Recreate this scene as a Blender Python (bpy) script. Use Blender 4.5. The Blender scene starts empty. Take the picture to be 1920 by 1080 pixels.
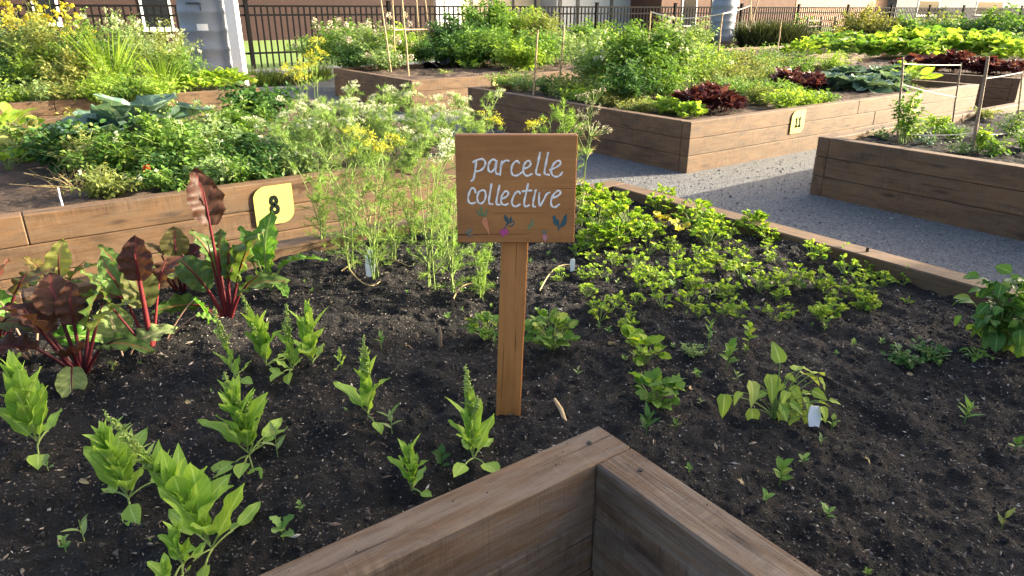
import bpy, math
import numpy as np
from mathutils import Matrix, Vector
R = math.radians
rng = np.random.default_rng(11)
sc = bpy.context.scene
COL = sc.collection

# ------------------------------------------------------------------ camera
F, CX, CY, HC = 1298.0, 960.0, 540.0, 1.55
PITCH, AZ = R(21.908), R(54.203)
FH = np.array([math.cos(AZ), math.sin(AZ), 0.0]); RT = np.array([math.sin(AZ), -math.cos(AZ), 0.0])
FW = FH*math.cos(PITCH)+np.array([0, 0, -math.sin(PITCH)]); UP = FH*math.sin(PITCH)+np.array([0, 0, math.cos(PITCH)])
EYE = np.array([0, 0, HC])
def ray(x, y): return FW*F+RT*(x-CX)+UP*(CY-y)
def at(x, y, z=0.0):
    d = ray(x, y); return EYE+d*((z-HC)/d[2])
def onY(x, y, Y):
    d = ray(x, y); return EYE+d*(Y/d[1])
def htop(P, ytop):
    fd = float((P-EYE)@FH); k = (CY-ytop)/F
    return HC+fd*(k*math.cos(PITCH)-math.sin(PITCH))/(math.cos(PITCH)+k*math.sin(PITCH))
cam = bpy.data.cameras.new('camera'); co = bpy.data.objects.new('camera', cam); COL.objects.link(co)
co.location = EYE; co.rotation_euler = (R(90)-PITCH, 0, AZ-R(90))
cam.sensor_width = 36; cam.lens = 36*F/1920; cam.clip_start = .02; cam.clip_end = 2000
sc.camera = co

# ------------------------------------------------------------------ light
SUN_EL = R(17.0); SV = np.array([.93, -.36]); SV = SV/np.linalg.norm(SV)
sdir = Vector((SV[0]*math.cos(SUN_EL), SV[1]*math.cos(SUN_EL), math.sin(SUN_EL)))
sl = bpy.data.lights.new('sun', 'SUN'); sl.energy = 4.2; sl.angle = R(.55); sl.color = (1.0, .88, .66)
so = bpy.data.objects.new('sun', sl); COL.objects.link(so); so.rotation_euler = sdir.to_track_quat('Z', 'Y').to_euler()
w = bpy.data.worlds.new('World'); sc.world = w; w.use_nodes = True
nt = w.node_tree; sky = nt.nodes.new('ShaderNodeTexSky'); sky.sky_type = 'NISHITA'; sky.sun_disc = False
sky.sun_elevation = SUN_EL; sky.sun_rotation = math.atan2(SV[0], SV[1]); sky.air_density = .75; sky.dust_density = 6.0; sky.ozone_density = .3
nt.links.new(sky.outputs[0], nt.nodes['Background'].inputs[0]); nt.nodes['Background'].inputs[1].default_value = .12
sc.view_settings.view_transform = 'Standard'; sc.view_settings.look = 'None'; sc.view_settings.exposure = 2.35

# ------------------------------------------------------------------ materials
def NM(name):
    m = bpy.data.materials.new(name); m.use_nodes = True; t = m.node_tree
    b = t.nodes['Principled BSDF']; return m, t, b
def N(t, kind, **kw):
    n = t.nodes.new(kind)
    for k, v in kw.items():
        if k in n.inputs: n.inputs[k].default_value = v
        else: setattr(n, k, v)
    return n
def ramp(t, fac, stops):
    r = t.nodes.new('ShaderNodeValToRGB'); e = r.color_ramp.elements
    while len(e) < len(stops): e.new(.5)
    for i, (p, c) in enumerate(stops): e[i].position = p; e[i].color = (*c, 1)
    t.links.new(fac, r.inputs[0]); return r.outputs[0]
def mixc(t, fac, a, b, mode='MIX'):
    n = t.nodes.new('ShaderNodeMix'); n.data_type = 'RGBA'; n.blend_type = mode
    for sock, v in ((n.inputs[0], fac), (n.inputs[6], a), (n.inputs[7], b)):
        if isinstance(v, (int, float)): sock.default_value = v
        elif isinstance(v, tuple): sock.default_value = (*v, 1)
        else: t.links.new(v, sock)
    return n.outputs[2]
def math_(t, op, a, b=0.0, clamp=False):
    n = t.nodes.new('ShaderNodeMath'); n.operation = op; n.use_clamp = clamp
    for s, v in ((n.inputs[0], a), (n.inputs[1], b)):
        if isinstance(v, (int, float)): s.default_value = v
        else: t.links.new(v, s)
    return n.outputs[0]
def objco(t, scale=(1, 1, 1)):
    tc = t.nodes.new('ShaderNodeTexCoord'); mp = t.nodes.new('ShaderNodeMapping'); mp.inputs['Scale'].default_value = scale
    t.links.new(tc.outputs['Object'], mp.inputs[0]); return mp.outputs[0]
def noise(t, vec, scale, detail=5, rough=.55, dist=0.0):
    n = N(t, 'ShaderNodeTexNoise', Scale=scale, Detail=detail, Roughness=rough, Distortion=dist); t.links.new(vec, n.inputs['Vector']); return n.outputs['Fac']
def bump(t, b, h, dist=.01, strength=1.0):
    n = N(t, 'ShaderNodeBump', Distance=dist, Strength=strength); t.links.new(h, n.inputs['Height']); t.links.new(n.outputs[0], b.inputs['Normal'])
def plain(name, c, rough=.6, metal=0.0, var=.15, sc_=25):
    m, t, b = NM(name); f = noise(t, objco(t), sc_, 4)
    t.links.new(ramp(t, f, [(.3, tuple(x*(1-var) for x in c)), (.7, tuple(min(1, x*(1+var)) for x in c))]), b.inputs['Base Color'])
    b.inputs['Roughness'].default_value = rough; b.inputs['Metallic'].default_value = metal; return m

def wood(name, dark, mid, light, grey=None, gamt=0.0, rough=.75, bmp=.004, knots=True):
    m, t, b = NM(name)
    oi = t.nodes.new('ShaderNodeObjectInfo')
    tc = t.nodes.new('ShaderNodeTexCoord'); add = t.nodes.new('ShaderNodeVectorMath'); add.operation = 'ADD'
    mul = t.nodes.new('ShaderNodeVectorMath'); mul.operation = 'SCALE'; mul.inputs[0].default_value = (7.3, 3.1, 5.7); t.links.new(oi.outputs['Random'], mul.inputs['Scale'])
    t.links.new(tc.outputs['Object'], add.inputs[0]); t.links.new(mul.outputs[0], add.inputs[1])
    def mp(s):
        q = t.nodes.new('ShaderNodeMapping'); q.inputs['Scale'].default_value = s; t.links.new(add.outputs[0], q.inputs[0]); return q.outputs[0]
    g1 = noise(t, mp((1.2, 22, 22)), 2.2, 6, .6, .6)
    g2 = noise(t, mp((3, 120, 120)), 2.0, 4, .6)
    g3 = noise(t, mp((1, 2.5, 2.5)), 2.0, 4, .6)
    f = math_(t, 'ADD', math_(t, 'MULTIPLY', g1, .6), math_(t, 'MULTIPLY', g2, .4))
    col = ramp(t, f, [(.36, dark), (.5, mid), (.64, light)])
    col = mixc(t, math_(t, 'MULTIPLY', oi.outputs['Random'], .35), col, tuple(x*.6 for x in mid))
    col = mixc(t, .55, col, ramp(t, g3, [(.32, tuple(x*.55 for x in mid)), (.66, tuple(min(1, x*1.3) for x in mid))]))
    if knots:
        v = N(t, 'ShaderNodeTexVoronoi', Scale=1.0); t.links.new(mp((2.2, 9, 9)), v.inputs['Vector'])
        kf = ramp(t, v.outputs['Distance'], [(.07, (1, 1, 1)), (.2, (0, 0, 0))])
        kk = math_(t, 'MULTIPLY', kf, .75)
        col = mixc(t, kk, col, tuple(x*.35 for x in dark))
    if grey:
        gn = ramp(t, noise(t, mp((2, 14, 14)), 2.6, 6, .65), [(.4, (0, 0, 0)), (.62, (1, 1, 1))])
        col = mixc(t, math_(t, 'MULTIPLY', gn, gamt), col, grey)
    cr = ramp(t, noise(t, mp((.9, 48, 48)), 2.0, 4, .55, .25), [(.315, (0, 0, 0)), (.345, (1, 1, 1))])
    saw = noise(t, mp((34, 3, 3)), 1.0, 6, .75, 1.2); fine = noise(t, mp((10, 210, 210)), 1.0, 4, .7)
    col = mixc(t, .8, col, mixc(t, cr, (.30, .26, .22), (1, 1, 1)), 'MULTIPLY')
    msk = ramp(t, noise(t, mp((1.1, 5, 5)), 1.6, 3, .6), [(.45, (0, 0, 0)), (.62, (1, 1, 1))])
    col = mixc(t, math_(t, 'MULTIPLY', msk, .7 if knots else .15), col, ramp(t, saw, [(.40, (.55, .53, .5)), (.58, (1.2, 1.2, 1.2))]), 'MULTIPLY')
    blot = ramp(t, noise(t, mp((2.2, 7, 7)), 1.3, 7, .75, .6), [(.36, (.55, .52, .5)), (.5, (1, 1, 1)), (.66, (1.25, 1.2, 1.12))])
    col = mixc(t, .75 if knots else .3, col, blot, 'MULTIPLY')
    t.links.new(col, b.inputs['Base Color']); b.inputs['Roughness'].default_value = rough
    bump(t, b, math_(t, 'ADD', math_(t, 'ADD', math_(t, 'MULTIPLY', f, .7), math_(t, 'MULTIPLY', saw, .2)), math_(t, 'MULTIPLY', cr, .6)), bmp, .9)
    return m

def leafm(name, c1, c2, vein=None, tr=.35, c3=None, rough=.6, spots=0.0):
    m, t, b = NM(name)
    a = t.nodes.new('ShaderNodeAttribute'); a.attribute_name = 'd'
    s = t.nodes.new('ShaderNodeSeparateXYZ'); t.links.new(a.outputs['Vector'], s.inputs[0])
    stops = [(0, c1), (1, c2)] if c3 is None else [(0, c1), (.72, c2), (1, c3)]
    col = ramp(t, s.outputs[0], stops)
    nz = noise(t, objco(t), 60, 3)
    col = mixc(t, math_(t, 'MULTIPLY', nz, .45+spots), col, tuple(x*.6 for x in c1))
    if vein:
        vf = math_(t, 'LESS_THAN', s.outputs[1], .09)
        w_ = math_(t, 'SUBTRACT', math_(t, 'FRACT', math_(t, 'SUBTRACT', math_(t, 'MULTIPLY', s.outputs[2], 7), math_(t, 'MULTIPLY', s.outputs[1], 2.2))), .5)
        sv = math_(t, 'LESS_THAN', math_(t, 'ABSOLUTE', w_), .07)
        col = mixc(t, math_(t, 'MAXIMUM', math_(t, 'MULTIPLY', vf, .85), math_(t, 'MULTIPLY', sv, .4)), col, vein)
    t.links.new(col, b.inputs['Base Color']); b.inputs['Roughness'].default_value = rough
    b.inputs['Specular IOR Level'].default_value = .22
    tl = t.nodes.new('ShaderNodeBsdfTranslucent'); t.links.new(mixc(t, 1.0, col, (1.35, 1.3, .7), 'MULTIPLY'), tl.inputs[0])
    mx = t.nodes.new('ShaderNodeMixShader'); mx.inputs[0].default_value = tr
    t.links.new(b.outputs[0], mx.inputs[1]); t.links.new(tl.outputs[0], mx.inputs[2])
    t.links.new(mx.outputs[0], t.nodes['Material Output'].inputs[0]); return m

M = {}
M['timber'] = wood('bed_timber', (.055, .026, .0115), (.125, .067, .028), (.19, .110, .052), (.13, .09, .056), .5)
M['timber_worn'] = wood('worn_timber', (.050, .027, .014), (.128, .074, .038), (.20, .122, .070), (.165, .128, .098), .8, bmp=.010)
M['signwood'] = wood('sign_wood', (.27, .105, .028), (.42, .18, .052), (.52, .235, .076), rough=.5, bmp=.002, knots=False)
M['stake'] = wood('stake_wood', (.32, .21, .10), (.45, .32, .17), (.58, .44, .26), knots=False)
M['stake_grey'] = wood('grey_stake_wood', (.16, .11, .075), (.25, .18, .12), (.36, .27, .19), knots=False)
M['white'] = plain('white_paint', (.82, .81, .78), .5, var=.05)
M['letter'] = plain('letter_paint', (.86, .83, .78), .7, var=.16, sc_=90)
M['tag'] = plain('number_plate_yellow', (.54, .48, .115), .6, var=.12, sc_=30)
M['numeral'] = plain('numeral_paint', (.012, .018, .012), .95); M['numeral'].node_tree.nodes['Principled BSDF'].inputs['Specular IOR Level'].default_value = .05
M['iron'] = plain('black_iron', (.005, .005, .0055), .8, .0); M['iron'].node_tree.nodes['Principled BSDF'].inputs['Specular IOR Level'].default_value = .08
M['steel'] = plain('screw_steel', (.05, .045, .04), .5, .7)
M['barrel'] = plain('barrel_plastic', (.19, .215, .25), .45, var=.1, sc_=6)
M['barrel_dark'] = plain('barrel_dark_plastic', (.06, .08, .11), .45, var=.1, sc_=6)
M['string'] = plain('garden_string', (.62, .58, .48), .8, var=.1)
M['tagwhite'] = plain('label_plastic', (.72, .74, .78), .4, var=.04)
M['orange'] = plain('carrot_orange', (.62, .24, .11), .6)
M['pink'] = plain('radish_pink', (.45, .07, .22), .6)
M['palepink'] = plain('pale_pink', (.50, .22, .24), .6)
M['teal'] = plain('dark_teal', (.03, .09, .11), .6)
M['sage'] = plain('sage_green', (.16, .22, .10), .6)
M['greysage'] = plain('grey_sage', (.15, .17, .14), .6)
M['black_film'] = plain('black_film', (.012, .013, .014), .35)
# leaves
M['spin'] = leafm('spinach_leaf', (.21, .40, .055), (.42, .60, .12), (.48, .64, .22), .42)
M['spinseed'] = leafm('spinach_seed', (.30, .44, .10), (.46, .56, .18), None, .2)
M['stem'] = leafm('green_stem', (.20, .30, .07), (.30, .38, .12), None, .1)
M['chardr'] = leafm('red_chard_leaf', (.048, .020, .018), (.11, .055, .030), (.17, .04, .035), .34, (.15, .19, .05), .5)
M['chardg'] = leafm('green_chard_leaf', (.06, .13, .03), (.14, .24, .055), (.26, .12, .06), .35, (.30, .32, .09), .4)
M['chardy'] = leafm('yellow_chard_leaf', (.16, .20, .035), (.38, .40, .10), (.40, .28, .12), .45, (.16, .08, .03), .4)
M['chardl'] = leafm('light_chard_leaf', (.08, .22, .025), (.18, .36, .045), (.32, .46, .13), .38, None, .4)
M['beet'] = leafm('beet_leaf', (.17, .25, .075), (.28, .35, .13), (.42, .45, .22), .3, None, .5)
M['redstalk'] = leafm('red_stalk', (.10, .012, .016), (.20, .024, .026), None, .08, None, .65)
M['darkstalk'] = leafm('dark_red_stalk', (.06, .01, .016), (.12, .02, .025), None, .08, None, .4)
M['pinkstalk'] = leafm('pink_stalk', (.30, .20, .13), (.40, .24, .18), None, .08, None, .4)
M['dill'] = leafm('dill_frond', (.15, .29, .055), (.34, .49, .11), None, .4)
M['dilly'] = leafm('dill_flower', (.42, .44, .04), (.64, .58, .05), None, .25)
M['pars'] = leafm('parsley_leaf', (.12, .26, .025), (.34, .50, .05), None, .45, (.54, .60, .09))
M['celery'] = leafm('pale_salad_leaf', (.17, .32, .04), (.38, .53, .065), None, .42, (.54, .58, .11))
M['mid'] = leafm('midgreen_leaf', (.08, .19, .03), (.20, .34, .065), None, .36, (.36, .44, .11))
M['dark'] = leafm('darkgreen_leaf', (.035, .10, .028), (.10, .21, .05), None, .3)
M['basil'] = leafm('basil_leaf', (.04, .12, .022), (.10, .22, .038), (.2, .33, .08), .34, (.28, .36, .06), .4)
M['lime'] = leafm('lime_leaf', (.17, .31, .035), (.38, .51, .075), None, .42)
M['olive'] = leafm('olive_leaf', (.15, .20, .05), (.30, .34, .10), None, .34, (.40, .36, .13))
M['greygreen'] = leafm('greygreen_leaf', (.14, .24, .08), (.30, .41, .16), None, .34, (.46, .52, .26))
M['coriand'] = leafm('coriander_frond', (.14, .27, .07), (.31, .45, .14), None, .38, (.46, .54, .22))
M['blue'] = leafm('cabbage_leaf', (.085, .165, .12), (.17, .27, .20), (.36, .44, .34), .22, None, .42)
M['redlet'] = leafm('red_lettuce_leaf', (.05, .013, .018), (.13, .035, .04), None, .25, (.22, .09, .07), .4)
M['straw'] = leafm('dry_straw', (.35, .26, .12), (.55, .44, .24), None, .15)
M['physalis'] = leafm('heart_leaf', (.17, .31, .04), (.46, .56, .08), (.52, .60, .20), .38, (.40, .44, .14))
M['weed'] = leafm('weed_leaf', (.11, .24, .055), (.26, .40, .12), None, .32)
M['whitefl'] = leafm('white_petal', (.46, .52, .38), (.78, .78, .70), None, .3)
M['yellowfl'] = leafm('yellow_petal', (.40, .36, .03), (.66, .56, .06), None, .3)
M['mauvefl'] = leafm('seed_head', (.46, .40, .33), (.66, .58, .50), None, .2)
M['redfl'] = leafm('red_petal', (.50, .03, .02), (.70, .08, .03), None, .25)
M['pinkleaf'] = leafm('pink_leaf', (.35, .04, .08), (.55, .12, .12), None, .3)
M['grass'] = leafm('grass_blade', (.10, .18, .03), (.26, .32, .07), None, .3)
M['darkgrass'] = leafm('dark_grass_blade', (.035, .055, .02), (.10, .11, .045), None, .2)
M['golden'] = leafm('golden_leaf', (.19, .21, .045), (.34, .34, .10), None, .3)

# ------------------------------------------------------------------ mesh builder
class MB:
    def __init__(s): s.v, s.l, s.c, s.a, s.m, s.n = [], [], [], [], [], 0
    def add(s, V, Fc, A=None, m=0):
        V = np.asarray(V, float); Fc = np.asarray(Fc, int)
        if A is None: A = np.tile([rng.random(), .5, .5], (len(V), 1))
        s.v.append(V); s.a.append(A); s.l.append((Fc+s.n).ravel()); s.c.append(np.full(len(Fc), Fc.shape[1])); s.m.append(np.full(len(Fc), m)); s.n += len(V)
        return s
    def build(s, name, mats, parent=None, smooth=True, loc=None):
        me = bpy.data.meshes.new(name)
        if s.n:
            V = np.concatenate(s.v).astype(np.float32); L = np.concatenate(s.l).astype(np.int32); C = np.concatenate(s.c)
            st = np.concatenate([[0], np.cumsum(C)[:-1]]).astype(np.int32)
            me.vertices.add(len(V)); me.loops.add(len(L)); me.polygons.add(len(C))
            me.vertices.foreach_set('co', V.ravel()); me.loops.foreach_set('vertex_index', L); me.polygons.foreach_set('loop_start', st)
            me.polygons.foreach_set('material_index', np.concatenate(s.m).astype(np.int32))
            me.polygons.foreach_set('use_smooth', np.full(len(C), smooth))
            me.update(calc_edges=True)
            at_ = me.attributes.new('d', 'FLOAT_VECTOR', 'POINT'); at_.data.foreach_set('vector', np.concatenate(s.a).astype(np.float32).ravel())
        for m_ in (mats if isinstance(mats, (list, tuple)) else [mats]): me.materials.append(M[m_] if isinstance(m_, str) else m_)
        o = bpy.data.objects.new(name, me); COL.objects.link(o)
        if parent is not None: o.parent = parent
        if loc is not None: o.location = loc
        return o
def tag(o, label, cat=None, group=None, kind=None):
    if label: o['label'] = label
    if cat: o['category'] = cat
    if group: o['group'] = group
    if kind: o['kind'] = kind
    return o
def thing(name, label, cat, loc=(0, 0, 0), rz=0.0, group=None, scale=1.0):
    o = bpy.data.objects.new(name, None); COL.objects.link(o); o.empty_display_size = .05
    o.location = tuple(float(q) for q in loc); o.rotation_euler = (0, 0, rz); o.scale = (scale,)*3
    return tag(o, label, cat, group)
def copy_thing(src, loc, rz, scale, label=None, group=None):
    c = src.copy(); COL.objects.link(c); c.location = tuple(float(q) for q in loc); c.rotation_euler = (0, 0, rz); c.scale = (scale,)*3
    if label: c['label'] = label
    if group: c['group'] = group
    for ch in list(src.children):
        d = ch.copy(); COL.objects.link(d); d.parent = c
        for g in list(ch.children):
            e = g.copy(); COL.objects.link(e); e.parent = d
    return c
class T:  # leaf template
    def __init__(s, V, Fc, uv): s.V, s.F, s.uv = np.asarray(V, float), np.asarray(Fc, int), np.asarray(uv, float)
def leaf(W=.5, nl=6, nw=2, prof=None, fold=.15, curl=.25, wave=0.0, nwv=3, crinkle=0.0, seed=0):
    r = np.random.default_rng(seed); V, uv = [], []
    for i in range(nl+1):
        t = i/nl; hw = W*.5*max(prof(t), .02)
        for j in range(-nw, nw+1):
            u = j/nw
            z = fold*abs(u)*hw-curl*t*t+wave*math.sin(nwv*2*math.pi*t+(1.3 if u > 0 else 0))*abs(u)**1.5
            if crinkle and 0 < i: z += crinkle*r.normal()*(.4+.6*abs(u))
            V.append((u*hw, t*(1-.12*curl), z)); uv.append((abs(u), t))
    Fc = []; k = 2*nw+1
    for i in range(nl):
        for j in range(k-1): a = i*k+j; Fc.append((a, a+1, a+k+1, a+k))
    return T(V, Fc, uv)
po = lambda t: math.sin(math.pi*min(1, max(0, t))**.85)**.7
pl = lambda t: math.sin(math.pi*min(1, max(0, t))**.7)**1.0
pr = lambda t: math.sin(math.pi*min(1, max(0, t))**1.25)**.55
psp = lambda t: (1.0-.62*t if t > .22 else .25+t*3.0)*(1 if t < .75 else max(0, (1-t)/.25)**.6) if t < 1 else 0
ph = lambda t: (min(1, .5+2.4*t))*(1-t**1.5)**.85 if t < 1 else 0
pcurly = lambda t: po(t)*(1+.30*math.sin(16*t))
plobe = lambda t: po(t)*(.65+.45*abs(math.sin(3.6*math.pi*t)))
TS = T([(0, 0, 0), (.28, .5, .07), (0, .5, 0), (-.28, .5, .07), (0, 1, -.12)], [(0, 1, 2), (0, 2, 3), (1, 4, 2), (3, 2, 4)], [(0, 0), (1, .5), (0, .5), (1, .5), (0, 1)])
TN = T([(0, 0, 0), (.10, .5, .02), (0, .5, 0), (-.10, .5, .02), (0, 1, -.15)], TS.F, TS.uv)
TH = T([(-.5, 0, 0), (.5, 0, 0), (0, 1, 0)], [(0, 1, 2)], [(1, 0), (1, 0), (0, 1)])
TO = leaf(.62, 4, 1, po, .3, .25, .03)
TSP = [leaf(.44+.05*k, 9, 2, lambda t: math.sin(math.pi*(.05+.95*t)**.95)**.5*(1.12-.36*t) if t < 1 else .02, .28, .06+.14*k, .05, 2, .008, k) for k in range(3)]
TSN = leaf(.32, 5, 1, pl, .4, .12)
TCH = [leaf(.62, 16, 5, lambda t: po(t*.96+.04)*(1+.035*math.sin(15*t)), .3, .25+.2*k, .065, 4, .02, k) for k in range(3)]
TRD = [leaf(.85, 8, 3, pr, .2, .3+.15*k, .05, 3, .012, k) for k in range(3)]
THT = [leaf(.72, 8, 3, ph, .25, .35, .03, 2, .008, k) for k in range(2)]
TCU = [leaf(.85, 7, 2, pcurly, .3, .2, .12, 3, .05, k) for k in range(3)]
TLB = [leaf(.75, 8, 1, plobe, .25, .25, .05, 3, .02, k) for k in range(3)]
TCB = [leaf(.92, 10, 4, pr, .45, .35+.1*k, .07, 4, .012, k) for k in range(3)]
TBL = leaf(.035, 5, 1, pl, .1, .35)
TD = T([(math.cos(a)*.5, math.sin(a)*.5, 0) for a in np.arange(6)*math.pi/3], [(0, 1, 2, 3), (0, 3, 4, 5)], [(1, .5)]*6)
OCT = T([(1, 0, 0), (-1, 0, 0), (0, 1, 0), (0, -1, 0), (0, 0, 1), (0, 0, -1)], [(0, 2, 4), (2, 1, 4), (1, 3, 4), (3, 0, 4), (2, 0, 5), (1, 2, 5), (3, 1, 5), (0, 3, 5)], [(.5, .5)]*6)

def frames(az, el, roll=None):
    az, el = np.broadcast_arrays(np.asarray(az, float), np.asarray(el, float))
    Y = np.stack([np.cos(el)*np.cos(az), np.cos(el)*np.sin(az), np.sin(el)], -1)
    X = np.stack([np.sin(az), -np.cos(az), 0*az], -1); Z = np.cross(X, Y)
    if roll is not None:
        c, s_ = np.cos(roll)[..., None], np.sin(roll)[..., None]; X, Z = X*c+Z*s_, Z*c-X*s_
    return np.stack([X, Y, Z], -1)
def inst(mb, tp, pos, rot, scl, rnd=None, m=0):
    pos = np.asarray(pos, float); n = len(pos)
    if n == 0: return
    scl = np.asarray(scl, float)
    if scl.ndim == 0: scl = np.full(n, float(scl))
    if scl.ndim == 1: scl = np.repeat(scl[:, None], 3, 1)
    V = np.einsum('nij,nkj->nki', rot, tp.V[None]*scl[:, None, :])+pos[:, None, :]
    k = len(tp.V); Fc = (tp.F[None]+(np.arange(n)*k)[:, None, None]).reshape(-1, tp.F.shape[1])
    if rnd is None: rnd = rng.random(n)
    A = np.empty((n, k, 3)); A[..., 0] = np.asarray(rnd)[:, None]; A[..., 1:] = tp.uv[None]
    mb.add(V.reshape(-1, 3), Fc, A.reshape(-1, 3), m)
def tube(mb, P, r, sides=5, rnd=None, m=0):
    P = np.asarray(P, float); n = len(P); r = np.broadcast_to(np.asarray(r, float), (n,))
    Tn = np.gradient(P, axis=0); Tn /= np.linalg.norm(Tn, axis=1)[:, None]+1e-9
    ref = np.array([.31, .17, .93]) if abs(Tn[0, 2]) < .9 else np.array([.95, .2, .1])
    U = np.cross(Tn, ref); U /= np.linalg.norm(U, axis=1)[:, None]+1e-9; W_ = np.cross(Tn, U)
    a = np.arange(sides)*2*math.pi/sides
    V = P[:, None]+r[:, None, None]*(U[:, None]*np.cos(a)[None, :, None]+W_[:, None]*np.sin(a)[None, :, None])
    Fc = [(i*sides+j, i*sides+(j+1) % sides, (i+1)*sides+(j+1) % sides, (i+1)*sides+j) for i in range(n-1) for j in range(sides)]
    A = np.tile([rng.random() if rnd is None else rnd, .5, .5], (n*sides, 1))
    mb.add(V.reshape(-1, 3), Fc, A, m)
    if sides > 3:
        for i0, rev in ((0, True), ((n-1)*sides, False)):
            V2 = V.reshape(-1, 3)[i0:i0+sides]; idx = list(range(sides)); mb.add(V2, [idx[::-1] if rev else idx], A[:sides], m)
def bez(p0, p1, p2, n=8):
    t = np.linspace(0, 1, n)[:, None]; p0, p1, p2 = map(np.asarray, (p0, p1, p2))
    return (1-t)**2*p0+2*t*(1-t)*p1+t*t*p2
def box(mb, x0, x1, y0, y1, z0, z1, bev=0.0, m=0):
    if bev <= 0:
        V = [(x, y, z) for z in (z0, z1) for y in (y0, y1) for x in (x0, x1)]
        mb.add(V, [(0, 2, 3, 1), (4, 5, 7, 6), (0, 1, 5, 4), (2, 6, 7, 3), (0, 4, 6, 2), (1, 3, 7, 5)], m=m); return
    b = bev; V = []; idx = {}
    for sx, X in ((-1, x0), (1, x1)):
        for sy, Y in ((-1, y0), (1, y1)):
            for sz, Z in ((-1, z0), (1, z1)):
                for k in range(3):
                    p = [X-sx*b, Y-sy*b, Z-sz*b]; p[k] = (X, Y, Z)[k]; idx[(sx, sy, sz, k)] = len(V); V.append(p)
    q = []
    for k in range(3):
        i, j = [a for a in range(3) if a != k]
        for s in (-1, 1):
            f = []
            for a, c in ((-1, -1), (1, -1), (1, 1), (-1, 1)):
                g = [0, 0, 0]; g[k] = s; g[i] = a; g[j] = c; f.append(idx[(*g, k)])
            q.append(f)
    for k in range(3):
        i, j = [a for a in range(3) if a != k]
        for a in (-1, 1):
            for c in (-1, 1):
                f = []
                for s, kk in ((-1, i), (-1, j), (1, j), (1, i)):
                    g = [0, 0, 0]; g[k] = s; g[i] = a; g[j] = c; f.append(idx[(*g, kk)])
                q.append(f)
    mb.add(V, q, m=m)
    mb.add(V, [[idx[(a, c, s, k)] for k in range(3)] for a in (-1, 1) for c in (-1, 1) for s in (-1, 1)], m=m)
def fixn(o):
    import bmesh
    bm = bmesh.new(); bm.from_mesh(o.data); bmesh.ops.remove_doubles(bm, verts=bm.verts, dist=1e-6); bmesh.ops.recalc_face_normals(bm, faces=bm.faces); bm.to_mesh(o.data); bm.free(); return o

# ------------------------------------------------------------------ noise for soil
def vn(x, y, s, seed):
    r = np.random.default_rng(seed); g = r.random((257, 257)); X, Y = x*s+1000, y*s+1000
    i, j = np.floor(X).astype(int), np.floor(Y).astype(int); fx, fy = X-i, Y-j; fx = fx*fx*(3-2*fx); fy = fy*fy*(3-2*fy)
    a = lambda p, q: g[p % 257, q % 257]
    return (a(i, j)*(1-fx)+a(i+1, j)*fx)*(1-fy)+(a(i, j+1)*(1-fx)+a(i+1, j+1)*fx)*fy-.5
def soilz(x, y, base=.455):
    z = base+.052*vn(x, y, 1.6, 1)+.040*vn(x, y, 5, 2)+.024*vn(x, y, 14, 3)+.016*vn(x, y, 34, 4)+.008*vn(x, y, 80, 5)
    return z
def soilmat(name, d, l, speck=.0):
    m, t, b = NM(name); v = objco(t)
    c = ramp(t, noise(t, v, 38, 8, .72), [(.34, d), (.5, tuple((a+c_)/2 for a, c_ in zip(d, l))), (.68, l)])
    c = mixc(t, math_(t, 'MULTIPLY', ramp(t, noise(t, v, 3.2, 5, .6), [(.42, (0, 0, 0)), (.65, (1, 1, 1))]), .55), c, tuple(x*1.5 for x in l))
    vo = N(t, 'ShaderNodeTexVoronoi', Scale=190.0); t.links.new(v, vo.inputs['Vector'])
    se = t.nodes.new('ShaderNodeSeparateColor'); t.links.new(vo.outputs['Color'], se.inputs[0])
    k = math_(t, 'MULTIPLY', math_(t, 'GREATER_THAN', se.outputs[0], .965), math_(t, 'LESS_THAN', vo.outputs['Distance'], .4))
    c = mixc(t, math_(t, 'MULTIPLY', k, .8), c, (.26, .22, .18))
    t.links.new(c, b.inputs['Base Color']); b.inputs['Roughness'].default_value = .9; b.inputs['Specular IOR Level'].default_value = .25
    h = math_(t, 'ADD', noise(t, v, 90, 8, .75), math_(t, 'MULTIPLY', vo.outputs['Distance'], .5)); bump(t, b, h, .012, 1.0); return m
M['soil'] = soilmat('dark_compost', (.0035, .0034, .0037), (.019, .017, .0165))
M['soilb'] = soilmat('brown_soil', (.03, .020, .015), (.11, .077, .055))
def soil_grid(name, xs, ys, mask, base, mat, label=None):
    X, Y = np.meshgrid(xs, ys); Z = soilz(X, Y, base)
    V = np.stack([X, Y, Z], -1).reshape(-1, 3); nx = len(xs)
    cx, cy = (X[:-1, :-1]+X[1:, 1:])/2, (Y[:-1, :-1]+Y[1:, 1:])/2
    ok = mask(cx, cy).ravel(); ii = (np.arange(len(ys)-1)[:, None]*nx+np.arange(nx-1)[None]).ravel()[ok]
    mb = MB(); mb.add(V, np.stack([ii, ii+1, ii+nx+1, ii+nx], -1), np.tile([.5, .5, .5], (len(V), 1)))
    return tag(mb.build(name, mat), label, None, None, 'structure')

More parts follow.
